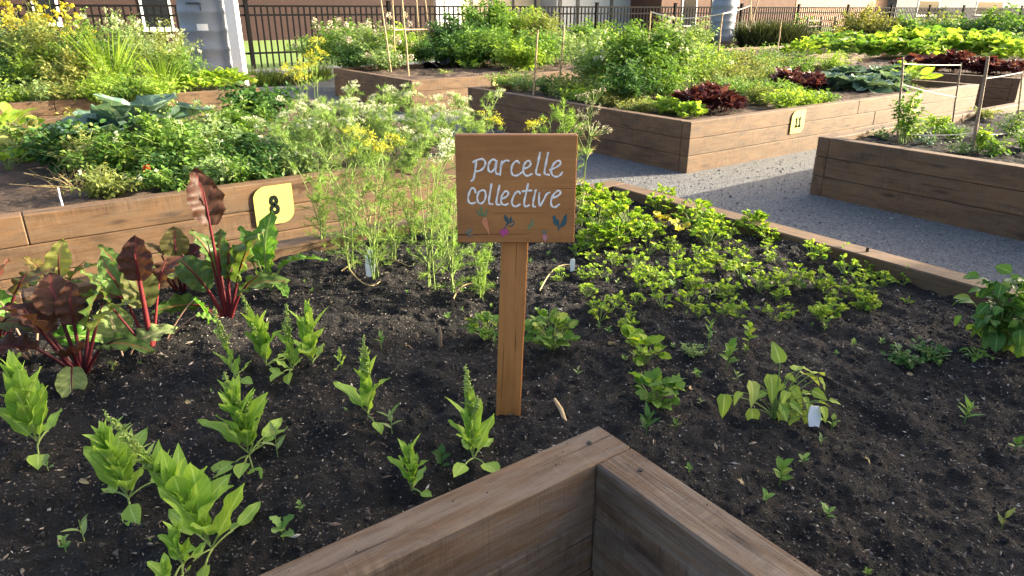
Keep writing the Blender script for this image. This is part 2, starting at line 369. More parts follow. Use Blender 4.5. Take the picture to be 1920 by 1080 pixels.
# ------------------------------------------------------------------ ground
def sheet(name, x0, x1, y0, y1, z, mat, label=None, n=1):
    xs = np.linspace(x0, x1, n+1); ys = np.linspace(y0, y1, n+1); X, Y = np.meshgrid(xs, ys)
    V = np.stack([X, Y, X*0+z], -1).reshape(-1, 3); ii = (np.arange(n)[:, None]*(n+1)+np.arange(n)[None]).ravel()
    mb = MB(); mb.add(V, np.stack([ii, ii+1, ii+n+2, ii+n+1], -1)); return tag(mb.build(name, mat), label, None, None, 'structure')
def groundmat(name, stops, scale=60, vor=True, bd=.01):
    m, t, b = NM(name); tc = t.nodes.new('ShaderNodeTexCoord'); v = tc.outputs['Object']
    f = noise(t, v, scale*.35, 7, .7)
    if vor:
        vo = N(t, 'ShaderNodeTexVoronoi', Scale=float(scale)); t.links.new(v, vo.inputs['Vector']); se = t.nodes.new('ShaderNodeSeparateColor'); t.links.new(vo.outputs['Color'], se.inputs[0])
        f2 = math_(t, 'ADD', math_(t, 'MULTIPLY', f, .45), math_(t, 'MULTIPLY', se.outputs[0], .55)); bump(t, b, math_(t, 'SUBTRACT', 1.0, vo.outputs['Distance']), bd, .9)
    else:
        f2 = f; bump(t, b, f, bd, .8)
    c = ramp(t, f2, stops)
    c = mixc(t, math_(t, 'MULTIPLY', noise(t, v, .9, 5, .6), .5), c, tuple(x*.72 for x in stops[1][1]))
    t.links.new(c, b.inputs['Base Color']); b.inputs['Roughness'].default_value = .9; return m
M['gravel'] = groundmat('grey_gravel', [(.2, (.06, .064, .068)), (.5, (.128, .132, .136)), (.85, (.27, .268, .262))], 85)
M['lawn'] = groundmat('lawn_green', [(.3, (.07, .14, .02)), (.5, (.14, .23, .035)), (.75, (.23, .31, .06))], 30, False, .03)
M['earth'] = groundmat('dry_earth', [(.3, (.09, .08, .05)), (.5, (.16, .14, .08)), (.75, (.22, .2, .12))], 12, False, .03)
sheet('ground', -400, 700, -300, 700, -.012, 'earth')
sheet('gravel_path', -12, 60, -12, 20.7, 0.0, 'gravel')
sheet('lawn', -60, 160, 20.7, 40, -.004, 'lawn')

# ------------------------------------------------------------------ raised beds
BH = .515
def plank(parent, x0, x1, y0, y1, z0, z1, mat, name='plank'):
    mb = MB(); L, D = x1-x0, y1-y0; along = L >= D; a, b_ = (L, D) if along else (D, L); h = z1-z0
    box(mb, -a/2, a/2, -b_/2, b_/2, -h/2, h/2, .006)
    o = mb.build(name, mat, parent, smooth=False); fixn(o)
    o.location = ((x0+x1)/2, (y0+y1)/2, (z0+z1)/2); o.rotation_euler = (R(rng.normal(0, .08)), 0, 0 if along else R(90)); return o
def bed(label, segs, mat='timber', split=3.4, top=None):
    t = thing('raised_bed', label, 'raised bed', (0, 0, 0), 0, 'timber raised garden beds')
    ch = BH/3
    for (x0, x1, y0, y1) in segs:
        along = (x1-x0) > (y1-y0); L = (x1-x0) if along else (y1-y0)
        for k in range(3):
            cuts = [0, L]
            if L > split:
                n = int(math.ceil(L/split)); cuts = [0]+[L*(i/n)+(rng.uniform(-.35, .35) if k != 2 else rng.uniform(-.12, .12)) for i in range(1, n)]+[L]
            for a, b_ in zip(cuts[:-1], cuts[1:]):
                j = rng.normal(0, .0015); z0, z1 = k*ch+.0012, (k+1)*ch-.0012
                z0 -= .03 if k == 0 else 0
                mt = top if (top and k == 2) else mat
                if along: plank(t, x0+a+.0012, x0+b_-.0012, y0+j, y1+j, z0, z1, mt)
                else: plank(t, x0+j, x1+j, y0+a+.0012, y0+b_-.0012, z0, z1, mt)
    return t
def rect(x0, x1, y0, y1, th=.11):
    return [(x0, x1, y0, y0+th), (x0, x1, y1-th, y1), (x0, x0+th, y0+th+.001, y1-th-.001), (x1-th, x1, y0+th+.001, y1-th-.001)]
front = bed('long dark timber raised bed in front with a square notch at its near corner',
            [(-3.2, 3.16, 3.13, 3.25), (3.035, 3.16, -2.0, 3.129), (-3.2, 1.122, 1.033, 1.155), (1.0, 1.122, -2.0, 1.032), (-3.2, -3.08, 1.156, 3.129), (1.123, 3.034, -2.0, -1.88)], 'timber_worn')
for o in front.children:      # the far rims of the front bed are less weathered
    if o.location.x > 3 or o.location.y > 3.1: o.data.materials[0] = M['timber']
for (px, py) in ((1105, 830), (1201, 881)):
    p = at(px, py, BH); mb = MB(); tube(mb, [p+[0, 0, -.004], p+[0, 0, .0012]], .0065, 10); tube(mb, [p+[0, 0, .0012], p+[0, 0, .0018]], .0035, 6); mb.build('screw', 'steel', front)
bed8 = bed('raised bed with the yellow number 8 plate, overgrown with coriander and dill', rect(-3.0, 3.15, 4.5, 8.7))
bed9 = bed('raised bed far left, full of tall yellow flowering weeds', rect(-4.2, 3.05, 10.35, 14.3))
bed10 = bed('raised bed with a bare soil corner and tall canes behind the number 8 bed', rect(5.33, 12.4, 10.1, 13.25))
bed11 = bed('long raised bed with the yellow number 11 plate and a red lettuce corner', rect(5.52, 11.95, 4.62, 8.75))
bed13 = bed('raised bed at the right edge with strings tied between canes', rect(5.78, 13.2, -1.2, 3.41))
bedF = bed('raised bed with red lettuces and a dark shaded end beyond the number 11 bed', rect(13.5, 21, 4.64, 8.9))
bedG = bed('small raised bed end far back in the middle of the garden', rect(15.2, 21.5, 10.3, 13.5))

def crom(P, n=6):
    P = np.asarray(P, float); Q = np.vstack([2*P[0]-P[1], P, 2*P[-1]-P[-2]]); o = []
    for i in range(1, len(Q)-2):
        for t in np.arange(n)/n:
            a, b_, c, d = Q[i-1], Q[i], Q[i+1], Q[i+2]
            o.append(.5*((2*b_)+(-a+c)*t+(2*a-5*b_+4*c-d)*t*t+(-a+3*b_-3*c+d)*t**3))
    o.append(P[-1]); return np.array(o)
def stroke(mb, pts, fr, r, lift=.0015, smooth=True, var=.18):
    O, ux, uy, nn = fr; P = crom(pts) if smooth and len(pts) > 2 else np.asarray(pts, float)
    n = len(P); tn = np.gradient(P, axis=0); tn /= np.linalg.norm(tn, axis=1)[:, None]+1e-9; nm = np.stack([-tn[:, 1], tn[:, 0]], 1)
    rr = r*(1+var*np.sin(np.arange(n)*.7+rng.random()*6)); V = []
    for k, (o_, z) in enumerate(((-1, .0003), (-.6, lift), (.6, lift), (1, .0003))):
        q = P+nm*(o_*rr)[:, None]; V.append(O+q[:, :1]*ux+q[:, 1:]*uy+nn*z)
    V = np.stack(V, 1).reshape(-1, 3)
    mb.add(V, [(i*4+k, i*4+k+1, i*4+k+5, i*4+k+4) for i in range(n-1) for k in range(3)])
    for i, s_ in ((0, 1), (n-1, -1)):       # round ends
        a = np.linspace(0, math.pi, 7); c = P[i]; e = -tn[i]*s_
        q = np.array([c+rr[i]*(np.cos(t)*nm[i]+np.sin(t)*e) for t in a]); mb.add(O+q[:, :1]*ux+q[:, 1:]*uy+nn*lift*.9, [list(range(7))])
def poly(mb, pts, fr, lift=.0012):
    O, ux, uy, nn = fr; P = np.asarray(pts, float); n = len(P)
    mb.add(O+P[:, :1]*ux+P[:, 1:]*uy+nn*lift, [list(range(n))])

DIG = {'8': [[(.5, .52), (.22, .7), (.3, .95), (.5, 1), (.7, .95), (.78, .7), (.5, .52), (.18, .32), (.22, .06), (.5, 0), (.78, .06), (.82, .32), (.5, .52)]],
       '1': [[(.3, .8), (.5, 1), (.5, 0)], [(.28, 0), (.72, 0)]],
       '2': [[(.2, .75), (.3, .95), (.5, 1), (.75, .9), (.75, .65), (.45, .3), (.18, 0), (.82, 0)]],
       '9': [[(.75, .7), (.5, .48), (.25, .65), (.3, .92), (.5, 1), (.75, .9), (.76, .55), (.65, .2), (.35, 0)]]}
def plate(parent, px, py, Y, txt, label, sz=.255):
    c = onY(px, py, Y); x = c[0]; z0, z1 = .515-.025-sz, .515-.025; h = sz/2; mb = MB(); a = np.linspace(0, math.pi/2, 7); rr = .082
    pts = [(-h, -h)]+[(h-rr+rr*math.sin(t), -h+rr-rr*math.cos(t)) for t in a]+[(h, h)]+[(-h+rr-rr*math.sin(t), h-rr+rr*math.cos(t)) for t in a]
    n = len(pts); V = [(p, -.002, q) for p, q in pts]+[(p, -.010, q) for p, q in pts]
    mb.add(V, [list(range(n))]); mb.add(V, [list(range(n, 2*n))[::-1]]); mb.add(V, [(i, i+n, (i+1) % n+n, (i+1) % n) for i in range(n)])
    o = fixn(mb.build('number_plate', 'tag', parent, False)); o.location = (x, Y, (z0+z1)/2); o['label'] = label
    mb = MB(); fr = (np.array([0, -.0105, 0.0]), np.array([1., 0, 0]), np.array([0, 0, 1.]), np.array([0, -1., 0]))
    H_ = sz*.40; wd = H_*.62; x0 = -wd*len(txt)/2
    for k, ch in enumerate(txt):
        for s_ in DIG[ch]: stroke(mb, [(x0+wd*(k+p), -H_/2+q*H_) for p, q in s_], fr, .0135, .0015, ch not in '1', .05)
    mb.build('numeral', 'numeral', o)
plate(bed8, 512, 375, 4.498, '8', 'yellow plate painted with the number 8')
plate(bed11, 1495, 228, 4.618, '11', 'yellow plate painted with the number 11')
plate(bed11, 1717, 190, 4.618, '12', 'yellow plate painted with the number 12')
plate(bed10, 935, 150, 10.098, '9', 'yellow plate painted with the number 9')

# soil inside the beds
xs = np.concatenate([np.arange(-3.07, -.7, .06), np.arange(-.7, 3.06, .0105)]); ys = np.concatenate([np.arange(-1.87, -.4, .06), np.arange(-.4, 3.14, .0105)])
soil_grid('soil', xs, ys, lambda x, y: (y > 1.13) | (x > 1.1), .455, 'soil', 'dark compost soil of the front bed')
for (x0, x1, y0, y1), mt in (((-2.9, 3.04, 4.61, 8.6), 'soilb'), ((-4.1, 2.95, 10.45, 14.2), 'soilb'), ((5.44, 12.3, 10.2, 13.15), 'soilb'), ((5.63, 11.85, 4.73, 8.65), 'soilb'),
                             ((5.89, 13.1, -1.1, 3.31), 'soil'), ((13.6, 20.9, 4.75, 8.8), 'soilb'), ((15.3, 21.4, 10.4, 13.4), 'soilb')):
    soil_grid('soil', np.arange(x0, x1, .04), np.arange(y0, y1, .04), lambda x, y: x == x, .45, mt)
# crumbs and chips on the soil of the front bed
def inside(x, y): return ((y > 1.16) | (x > 1.125)) & (x > -.9) & (x < 3.03) & (y < 3.12) & (y > -.4)
def soil_pts(n):
    d = rng.random(n*2); x = -.9+3.95*rng.random(n*2); y = -.4+3.5*rng.random(n*2); k = inside(x, y); x, y = x[k][:n], y[k][:n]; return x, y
def rrot(n):
    q = rng.normal(size=(n, 4)); q /= np.linalg.norm(q, axis=1)[:, None]; w_, x, y, z = q.T
    return np.stack([np.stack([1-2*(y*y+z*z), 2*(x*y-z*w_), 2*(x*z+y*w_)], -1), np.stack([2*(x*y+z*w_), 1-2*(x*x+z*z), 2*(y*z-x*w_)], -1), np.stack([2*(x*z-y*w_), 2*(y*z+x*w_), 1-2*(x*x+y*y)], -1)], 1)
def attrmat(name, stops, rough=.9):
    m, t, b = NM(name); a = t.nodes.new('ShaderNodeAttribute'); a.attribute_name = 'd'; s = t.nodes.new('ShaderNodeSeparateXYZ'); t.links.new(a.outputs['Vector'], s.inputs[0])
    t.links.new(ramp(t, s.outputs[0], stops), b.inputs['Base Color']); b.inputs['Roughness'].default_value = rough; return m
M['crumb'] = attrmat('compost_crumbs', [(0, (.0035, .0035, .004)), (.66, (.020, .018, .017)), (.9, (.055, .046, .04)), (.965, (.17, .145, .12)), (1, (.5, .47, .42))])
M['chip'] = attrmat('wood_chips', [(0, (.04, .03, .022)), (.5, (.13, .10, .078)), (.85, (.27, .22, .17)), (1, (.55, .50, .42))])
x, y = soil_pts(46000); n = len(x); s_ = np.clip(np.exp(rng.normal(-5.95, .5, n)), .0012, .0095)
mb = MB(); nr = 170; rx = rng.uniform(-.6, 1.12, nr); ry = rng.uniform(1.08, 1.155, nr); sw = rng.random(nr) < .45; rx = np.where(sw, rng.uniform(1.05, 1.12, nr), rx); ry = np.where(sw, rng.uniform(-.3, 1.1, nr), ry)
zz = np.concatenate([soilz(x, y), np.full(nr, BH)]); x = np.concatenate([x, rx]); y = np.concatenate([y, ry]); s_ = np.concatenate([s_, np.exp(rng.normal(-6.9, .45, nr))]); n = len(x)
rc = rng.random(n); s_ = np.where(rc > .93, np.minimum(s_, .0042), s_); inst(mb, OCT, np.stack([x, y, zz+s_*.2], 1), rrot(n), s_[:, None]*np.stack([1+.5*rng.random(n), .7+.5*rng.random(n), .5+.4*rng.random(n)], 1), rc)
tag(mb.build('soil_crumbs', 'crumb', smooth=False), 'loose crumbs of dark compost on the front bed', None, None, 'stuff')
x, y = soil_pts(7500); n = len(x); L = np.clip(np.exp(rng.normal(-4.6, .5, n)), .004, .04)
mb = MB(); inst(mb, OCT, np.stack([x, y, soilz(x, y)+.002], 1), frames(rng.random(n)*6.3, rng.normal(0, .25, n), rng.random(n)*6), np.stack([L*.14, L*.5, L*.06+.0008], 1))
tag(mb.build('mulch_chips', 'chip', smooth=False), 'pale slivers of wood mulch scattered on the dark soil', None, None, 'stuff')
x, y = soil_pts(26000); k = (vn(x, y, 2.2, 71) > .06) & (rng.random(len(x)) < .5); k |= (y+.38*x > 2.6) & (rng.random(len(x)) < .75); x, y = x[k], y[k]; n = len(x); L = np.clip(np.exp(rng.normal(-5.1, .4, n)), .002, .014)
mb = MB(); inst(mb, OCT, np.stack([x, y, soilz(x, y)+.0015], 1), frames(rng.random(n)*6.3, rng.normal(0, .2, n), rng.random(n)*6), np.stack([L*.25, L*.5, L*.12+.0006], 1), rng.random(n)*.8)
tag(mb.build('bark_debris', 'chip', smooth=False), 'fine brown bark debris lying on the soil of the front bed', None, None, 'stuff')

# ------------------------------------------------------------------ painted sign
nP = 1.735
def onN(px, py, n=nP-.02):
    d = ray(px, py); return EYE+d*(n/(d@FH))
tl, tr, bl, br = onN(854, 250), onN(1083, 252), onN(858, 453), onN(1076, 453)
cen = (tl+tr+bl+br)/4; bw = ((tr-tl)@RT+(br-bl)@RT)/2; bh = ((tl-bl)[2]+(tr-br)[2])/2
pb = onN(953, 768, nP); sg = thing('garden_sign', 'brown wooden sign painted parcelle collective on a post in the front bed', 'sign', (pb[0], pb[1], .455))
base = np.array([pb[0], pb[1], .455]); LZ = np.array([0, 0, 1.])
def lbox(parent, name, mat, c, wd, ht, dp, tilt=0.0, bev=.0025):
    mb = MB(); box(mb, -wd/2, wd/2, -ht/2, ht/2, -dp/2, dp/2, bev); o = mb.build(name, mat, parent, smooth=False); fixn(o)
    X = RT*math.cos(tilt)+LZ*math.sin(tilt); Y = LZ*math.cos(tilt)-RT*math.sin(tilt)
    o.matrix_local = Matrix(((X[0], Y[0], -FH[0], c[0]-base[0]), (X[1], Y[1], -FH[1], c[1]-base[1]), (X[2], Y[2], -FH[2], c[2]-base[2]), (0, 0, 0, 1))); return o
# the post is one mesh with its grain upright
pt = onN(966, 440, nP); mid_ = (pb+pt)/2
pv = pt-pb; pv = pv/np.linalg.norm(pv); Lp = np.linalg.norm(pt-pb)+.25; pc = pb+pv*(Lp/2-.15)+FH*.0185
mb = MB(); box(mb, -Lp/2, Lp/2, -.036, .036, -.018, .018, .003); post = fixn(mb.build('post', 'signwood', sg, False))
Yv = np.cross(-FH, pv); post.matrix_local = Matrix(((pv[0], Yv[0], -FH[0], pc[0]-base[0]), (pv[1], Yv[1], -FH[1], pc[1]-base[1]), (pv[2], Yv[2], -FH[2], pc[2]-base[2]), (0, 0, 0, 1)))
board = lbox(sg, 'board', 'signwood', cen+FH*.0, bw, bh, .022)
fr0 = (np.array([0, 0, .0112]), np.array([1., 0, 0]), np.array([0, 1., 0]), np.array([0, 0, 1.]))
sx, sy = bw/1010.0, bh/916.0
def q(P): return [((x-619)*sx, (547-y)*sy) for x, y in P]
LET = [[(262, 312), (300, 293), (340, 288), (362, 310), (356, 345), (330, 375), (295, 388), (280, 384)], [(288, 302), (276, 380), (262, 450), (245, 466)],
 [(456, 303), (425, 290), (398, 312), (386, 352), (393, 388), (416, 390), (440, 360), (457, 305)], [(460, 300), (448, 360), (450, 402), (472, 412)],
 [(500, 303), (492, 355), (484, 414)], [(490, 352), (508, 318), (532, 299), (554, 301)],
 [(645, 318), (622, 303), (592, 328), (578, 375), (586, 412), (612, 426), (645, 413), (662, 398)],
 [(680, 366), (716, 355), (738, 330), (731, 306), (708, 304), (685, 335), (676, 380), (690, 415), (716, 426), (748, 410)],
 [(816, 232), (801, 310), (785, 385), (790, 412), (818, 418)], [(882, 235), (868, 310), (855, 385), (862, 412), (892, 416)],
 [(900, 376), (950, 355), (985, 327), (980, 304), (955, 304), (925, 335), (910, 385), (925, 422), (960, 433), (988, 418), (1005, 394)],
 [(276, 562), (269, 537), (245, 530), (222, 570), (213, 620), (222, 652), (246, 660), (272, 650)],
 [(338, 545), (306, 560), (290, 605), (296, 645), (320, 660), (350, 635), (362, 590), (356, 555), (336, 545)],
 [(411, 495), (400, 560), (389, 630), (393, 660), (420, 665)], [(479, 505), (465, 570), (452, 640), (456, 668), (480, 668)],
 [(492, 622), (530, 605), (552, 580), (545, 557), (525, 557), (500, 590), (490, 635), (500, 663), (525, 672), (552, 660)],
 [(652, 572), (635, 555), (610, 575), (590, 615), (583, 655), (598, 681), (625, 683), (652, 665)],
 [(719, 490), (705, 560), (690, 630), (688, 671), (705, 686), (728, 674)], [(672, 556), (708, 552), (746, 548)],
 [(784, 545), (774, 592), (764, 645), (764, 682), (782, 686)],
 [(815, 566), (812, 622), (820, 681), (850, 632), (875, 582), (902, 563)],
 [(915, 616), (960, 600), (990, 575), (988, 555), (965, 554), (930, 590), (915, 640), (922, 680), (950, 691), (987, 665)]]
mb = MB()
for L_ in LET: stroke(mb, q(L_), fr0, 8.2*sx, .0012)
mb.build('lettering', 'letter', board)
def paint(name, mat, polys=(), strokes=(), r=4.5):
    mb = MB()
    for p in polys: poly(mb, q(p), fr0)
    for p in strokes: stroke(mb, q(p), fr0, r*sx, .001)
    mb.build(name, mat, board)
paint('painted_carrot', 'orange', [[(322, 822), (340, 775), (368, 778), (378, 830), (388, 890), (390, 945), (372, 900), (345, 860)]])
paint('painted_carrot_top', 'sage', [], [[(350, 775), (330, 730), (318, 690)], [(352, 772), (300, 735), (285, 715)], [(355, 772), (365, 730), (375, 712)], [(345, 765), (310, 755), (292, 752)]], 8)
paint('painted_radish', 'pink', [[(478, 905), (490, 882), (520, 875), (552, 890), (555, 910), (535, 930), (512, 940), (505, 962), (500, 938), (485, 925)]])
paint('painted_radish_leaves', 'teal', [[(515, 750), (545, 775), (560, 815), (545, 830), (520, 800)], [(575, 765), (585, 790), (575, 825), (560, 815), (565, 785)]], [[(520, 870), (548, 835), (600, 812)], [(548, 835), (545, 800)], [(560, 855), (585, 850), (605, 828)]], 6)
paint('painted_pea_leaves', 'sage', [[(755, 785), (772, 820), (768, 850), (750, 870), (745, 825)], [(720, 828), (738, 850), (745, 890), (730, 885), (718, 855)]])
paint('painted_beet_leaves', 'teal', [[(930, 765), (950, 762), (975, 815), (985, 860), (965, 850), (940, 830)], [(1045, 745), (1055, 770), (1050, 830), (1020, 862), (990, 870), (1005, 830), (1025, 775)]], [[(985, 895), (985, 850), (980, 800)]], 6)
paint('painted_turnip', 'palepink', [[(845, 935), (868, 925), (890, 940), (890, 962), (875, 985), (872, 1000), (864, 985), (848, 965)]])
paint('painted_sprig', 'greysage', [], [[(210, 945), (212, 905), (205, 875)], [(212, 915), (240, 880)], [(210, 925), (180, 905)], [(214, 930), (245, 930)], [(866, 925), (845, 895)], [(868, 925), (878, 895)]], 7)

# ------------------------------------------------------------------ stakes, strings, labels
def stake(px, yb, yt, zb, rad, label, mat='stake', dx=0, group='garden canes'):
    b_ = at(px, yb, zb); zt = htop(b_, yt); tp_ = np.array([0, 0, zt-zb+.0]); off = RT*dx
    mb = MB(); n = 6; t = np.linspace(-.06/(max(zt-zb, .1)), 1, n)[:, None]; P = t*(tp_+off); P[1:-1, :2] += rng.normal(0, rad*.25, (n-2, 2))
    # grain runs along the stake: built along X then stood up
    tube(mb, P, rad*np.linspace(1.05, .85, n), 7); o = mb.build('garden_stake', mat); o.location = tuple(float(v) for v in b_); tag(o, label, 'stake', group)
    return b_+tp_+off, b_
def string(label, pts, r=.004, sag=.03, mat='string', group='garden strings'):
    mb = MB(); pts = [np.asarray(p, float) for p in pts]
    for a, b_ in zip(pts[:-1], pts[1:]):
        tube(mb, bez(a, (a+b_)/2-[0, 0, sag*2], b_, 9), r, 4)
    o = mb.build('garden_string', mat); return tag(o, label, 'string', group)
def lerp(a, b_, t): return a+(b_-a)*t
r1, r1b = stake(1682, 268, 108, .44, .010, 'grey cane wound with a pea vine at the corner of the right edge bed', 'stake_grey', -.10)
r2, r2b = stake(1785, 232, 118, .44, .009, 'grey cane standing farther back holding the far end of the top string', 'stake_grey', -.05)
r3, r3b = stake(1822, 288, 106, .44, .014, 'thickest grey cane with string tied at half height in the right edge bed', 'stake_grey', -.06)
r4, r4b = stake(1905, 258, 138, .44, .009, 'pale cane cut by the right edge of the photo', 'stake', -.10)
string('taut pale string between the pea vine cane and the cane farther back', [r1-[0, 0, .05], r2-[0, 0, .02]], .005, .006)
e4 = at(1990, 118, .9)
string('pale string rising to the right from the thickest grey cane', [lerp(r3b, r3, .78), lerp(r4b, r4, 1.02), lerp(r4b, r4, 1.02)+np.array([1.2, -1.0, .12])], .0045, .004)
string('low string lying between the pea vine cane and the thickest grey cane', [lerp(r1b, r1, .12), lerp(r3b, r3, .22), lerp(r4b, r4, .1)], .004, .02)
string('thin string knotted low behind the red lettuces', [lerp(r1b, r1, .7), lerp(r2b, r2, .45)], .004, .01)
t1, t1b = stake(1000, 178, 56, .46, .014, 'left one of two pale canes in front of the pea bush', 'stake', .05)
t2, t2b = stake(1049, 168, 48, .46, .016, 'right one of two pale canes in front of the pea bush', 'stake', .04)
t3, t3b = stake(1213, 120, 22, .46, .018, 'pale cane rising out of the pea bush top', 'stake', 0)
t4, t4b = stake(1342, 148, 26, .46, .014, 'pale cane in front of the far grey barrel', 'stake', 0)
t5, t5b = stake(1408, 82, -8, .30, .03, 'leaning pale pole beside the dark ornamental grass', 'stake', -.25)
t6, t6b = stake(1398, 84, -8, .30, .025, 'pole leaning the other way to form a tripod by the far barrel', 'stake', .3)
string('string between the pea bush cane and the barrel cane', [t3, lerp(t3, t4, .5)-[0, 0, .1], t4], .009, .02)
string('string running from the barrel cane to the leaning pole', [t4, lerp(t5b, t5, .8)], .009, .02)
string('string tied across the two pale canes', [lerp(t2b, t2, .03), lerp(t2b, t2, .03)+np.array([2.2, .6, .1])], .009, .01)
for k, (px, yb, yt, dx) in enumerate(((733, 135, -22, -.12), (742, 128, -24, .02), (766, 140, -20, -.05), (790, 112, -26, -.06), (808, 108, -30, -.1))):
    stake(px, yb, yt, .46, .017, ['leftmost cane of the tall tomato canes, leaning left', 'second cane from the left of the tall tomato canes', 'nearest tomato cane standing in front of the bare soil', 'fourth of the tall tomato canes, thin', 'rightmost of the tall tomato canes beside the downpipe corner'][k], 'stake', dx, 'tall tomato canes')
c0 = at(742, 128, .46); string('horizontal cane tied across the tomato canes', [c0+[0, 0, .72], at(812, 110, .46)+[0, 0, .66]], .014, 0, 'stake')
stake(1456, 106, 40, .3, .02, 'short pale post in front of the wooden trellis far back', 'stake', 0)
stake(115, 378, 352, .5, .006, 'white peg clipped on the edge of the number 8 bed', 'white', 0, 'plant markers')
def marker(px, py, h, wd, label, tilt=.25, face=None):
    p = at(px, py, .45); mb = MB(); z = np.array([0, 0, 1.]); u = RT; pts = [(-wd*.25, -.03), (wd*.25, -.03), (wd*.5, h*.35), (wd*.5, h*.88), (wd*.3, h), (-wd*.3, h), (-wd*.5, h*.88), (-wd*.5, h*.35)]
    d = FH*tilt; V = [u*a+z*b_+d*b_ for a, b_ in pts]+[u*a+z*b_+d*b_+FH*.0025 for a, b_ in pts]; n = 8
    mb.add(V, [list(range(n))]); mb.add(V, [list(range(n, 2*n))[::-1]]); mb.add(V, [(i, (i+1) % n, (i+1) % n+n, i+n) for i in range(n)])
    o = fixn(mb.build('plant_label', 'tagwhite', None, False)); o.location = tuple(float(v) for v in (p[0], p[1], .455)); return tag(o, label, 'plant label', 'white plant labels')
marker(1526, 802, .055, .036, 'white plastic plant label beside the yellow heart-leaved plant', .3)
marker(1073, 512, .06, .022, 'narrow white plant label standing upright right of the sign', .05)
marker(694, 518, .10, .045, 'white plant label at the foot of the dill plants', .5)
p = at(825, 642, .45); mb = MB(); tube(mb, [(0, 0, -.03), (.002, 0, .03), (.001, .001, .062)], [.008, .0075, .004], 7); o = mb.build('wooden_peg', 'stake_grey'); o.location = tuple(float(v) for v in p); tag(o, 'short grey wooden peg stuck upright in the bare soil', 'peg')
p = at(1621, 496, .45); mb = MB(); tube(mb, [(0, 0, -.03), (0, 0, .085)], [.008, .007], 6); o = mb.build('metal_peg', 'steel'); o.location = tuple(float(v) for v in p); tag(o, 'dark metal peg standing against the right rim', 'peg')
a_, b_ = at(1040, 752, .47), at(1062, 800, .465); mb = MB(); P = np.array([a_, (a_+b_)/2+[0.003, 0, .004], b_]); tube(mb, P-a_, [.005, .0075, .006], 6); o = mb.build('dry_stick', 'stake'); o.location = tuple(float(v) for v in a_+[0, 0, .006]); tag(o, 'pale dry stick lying near the foot of the sign', 'stick')

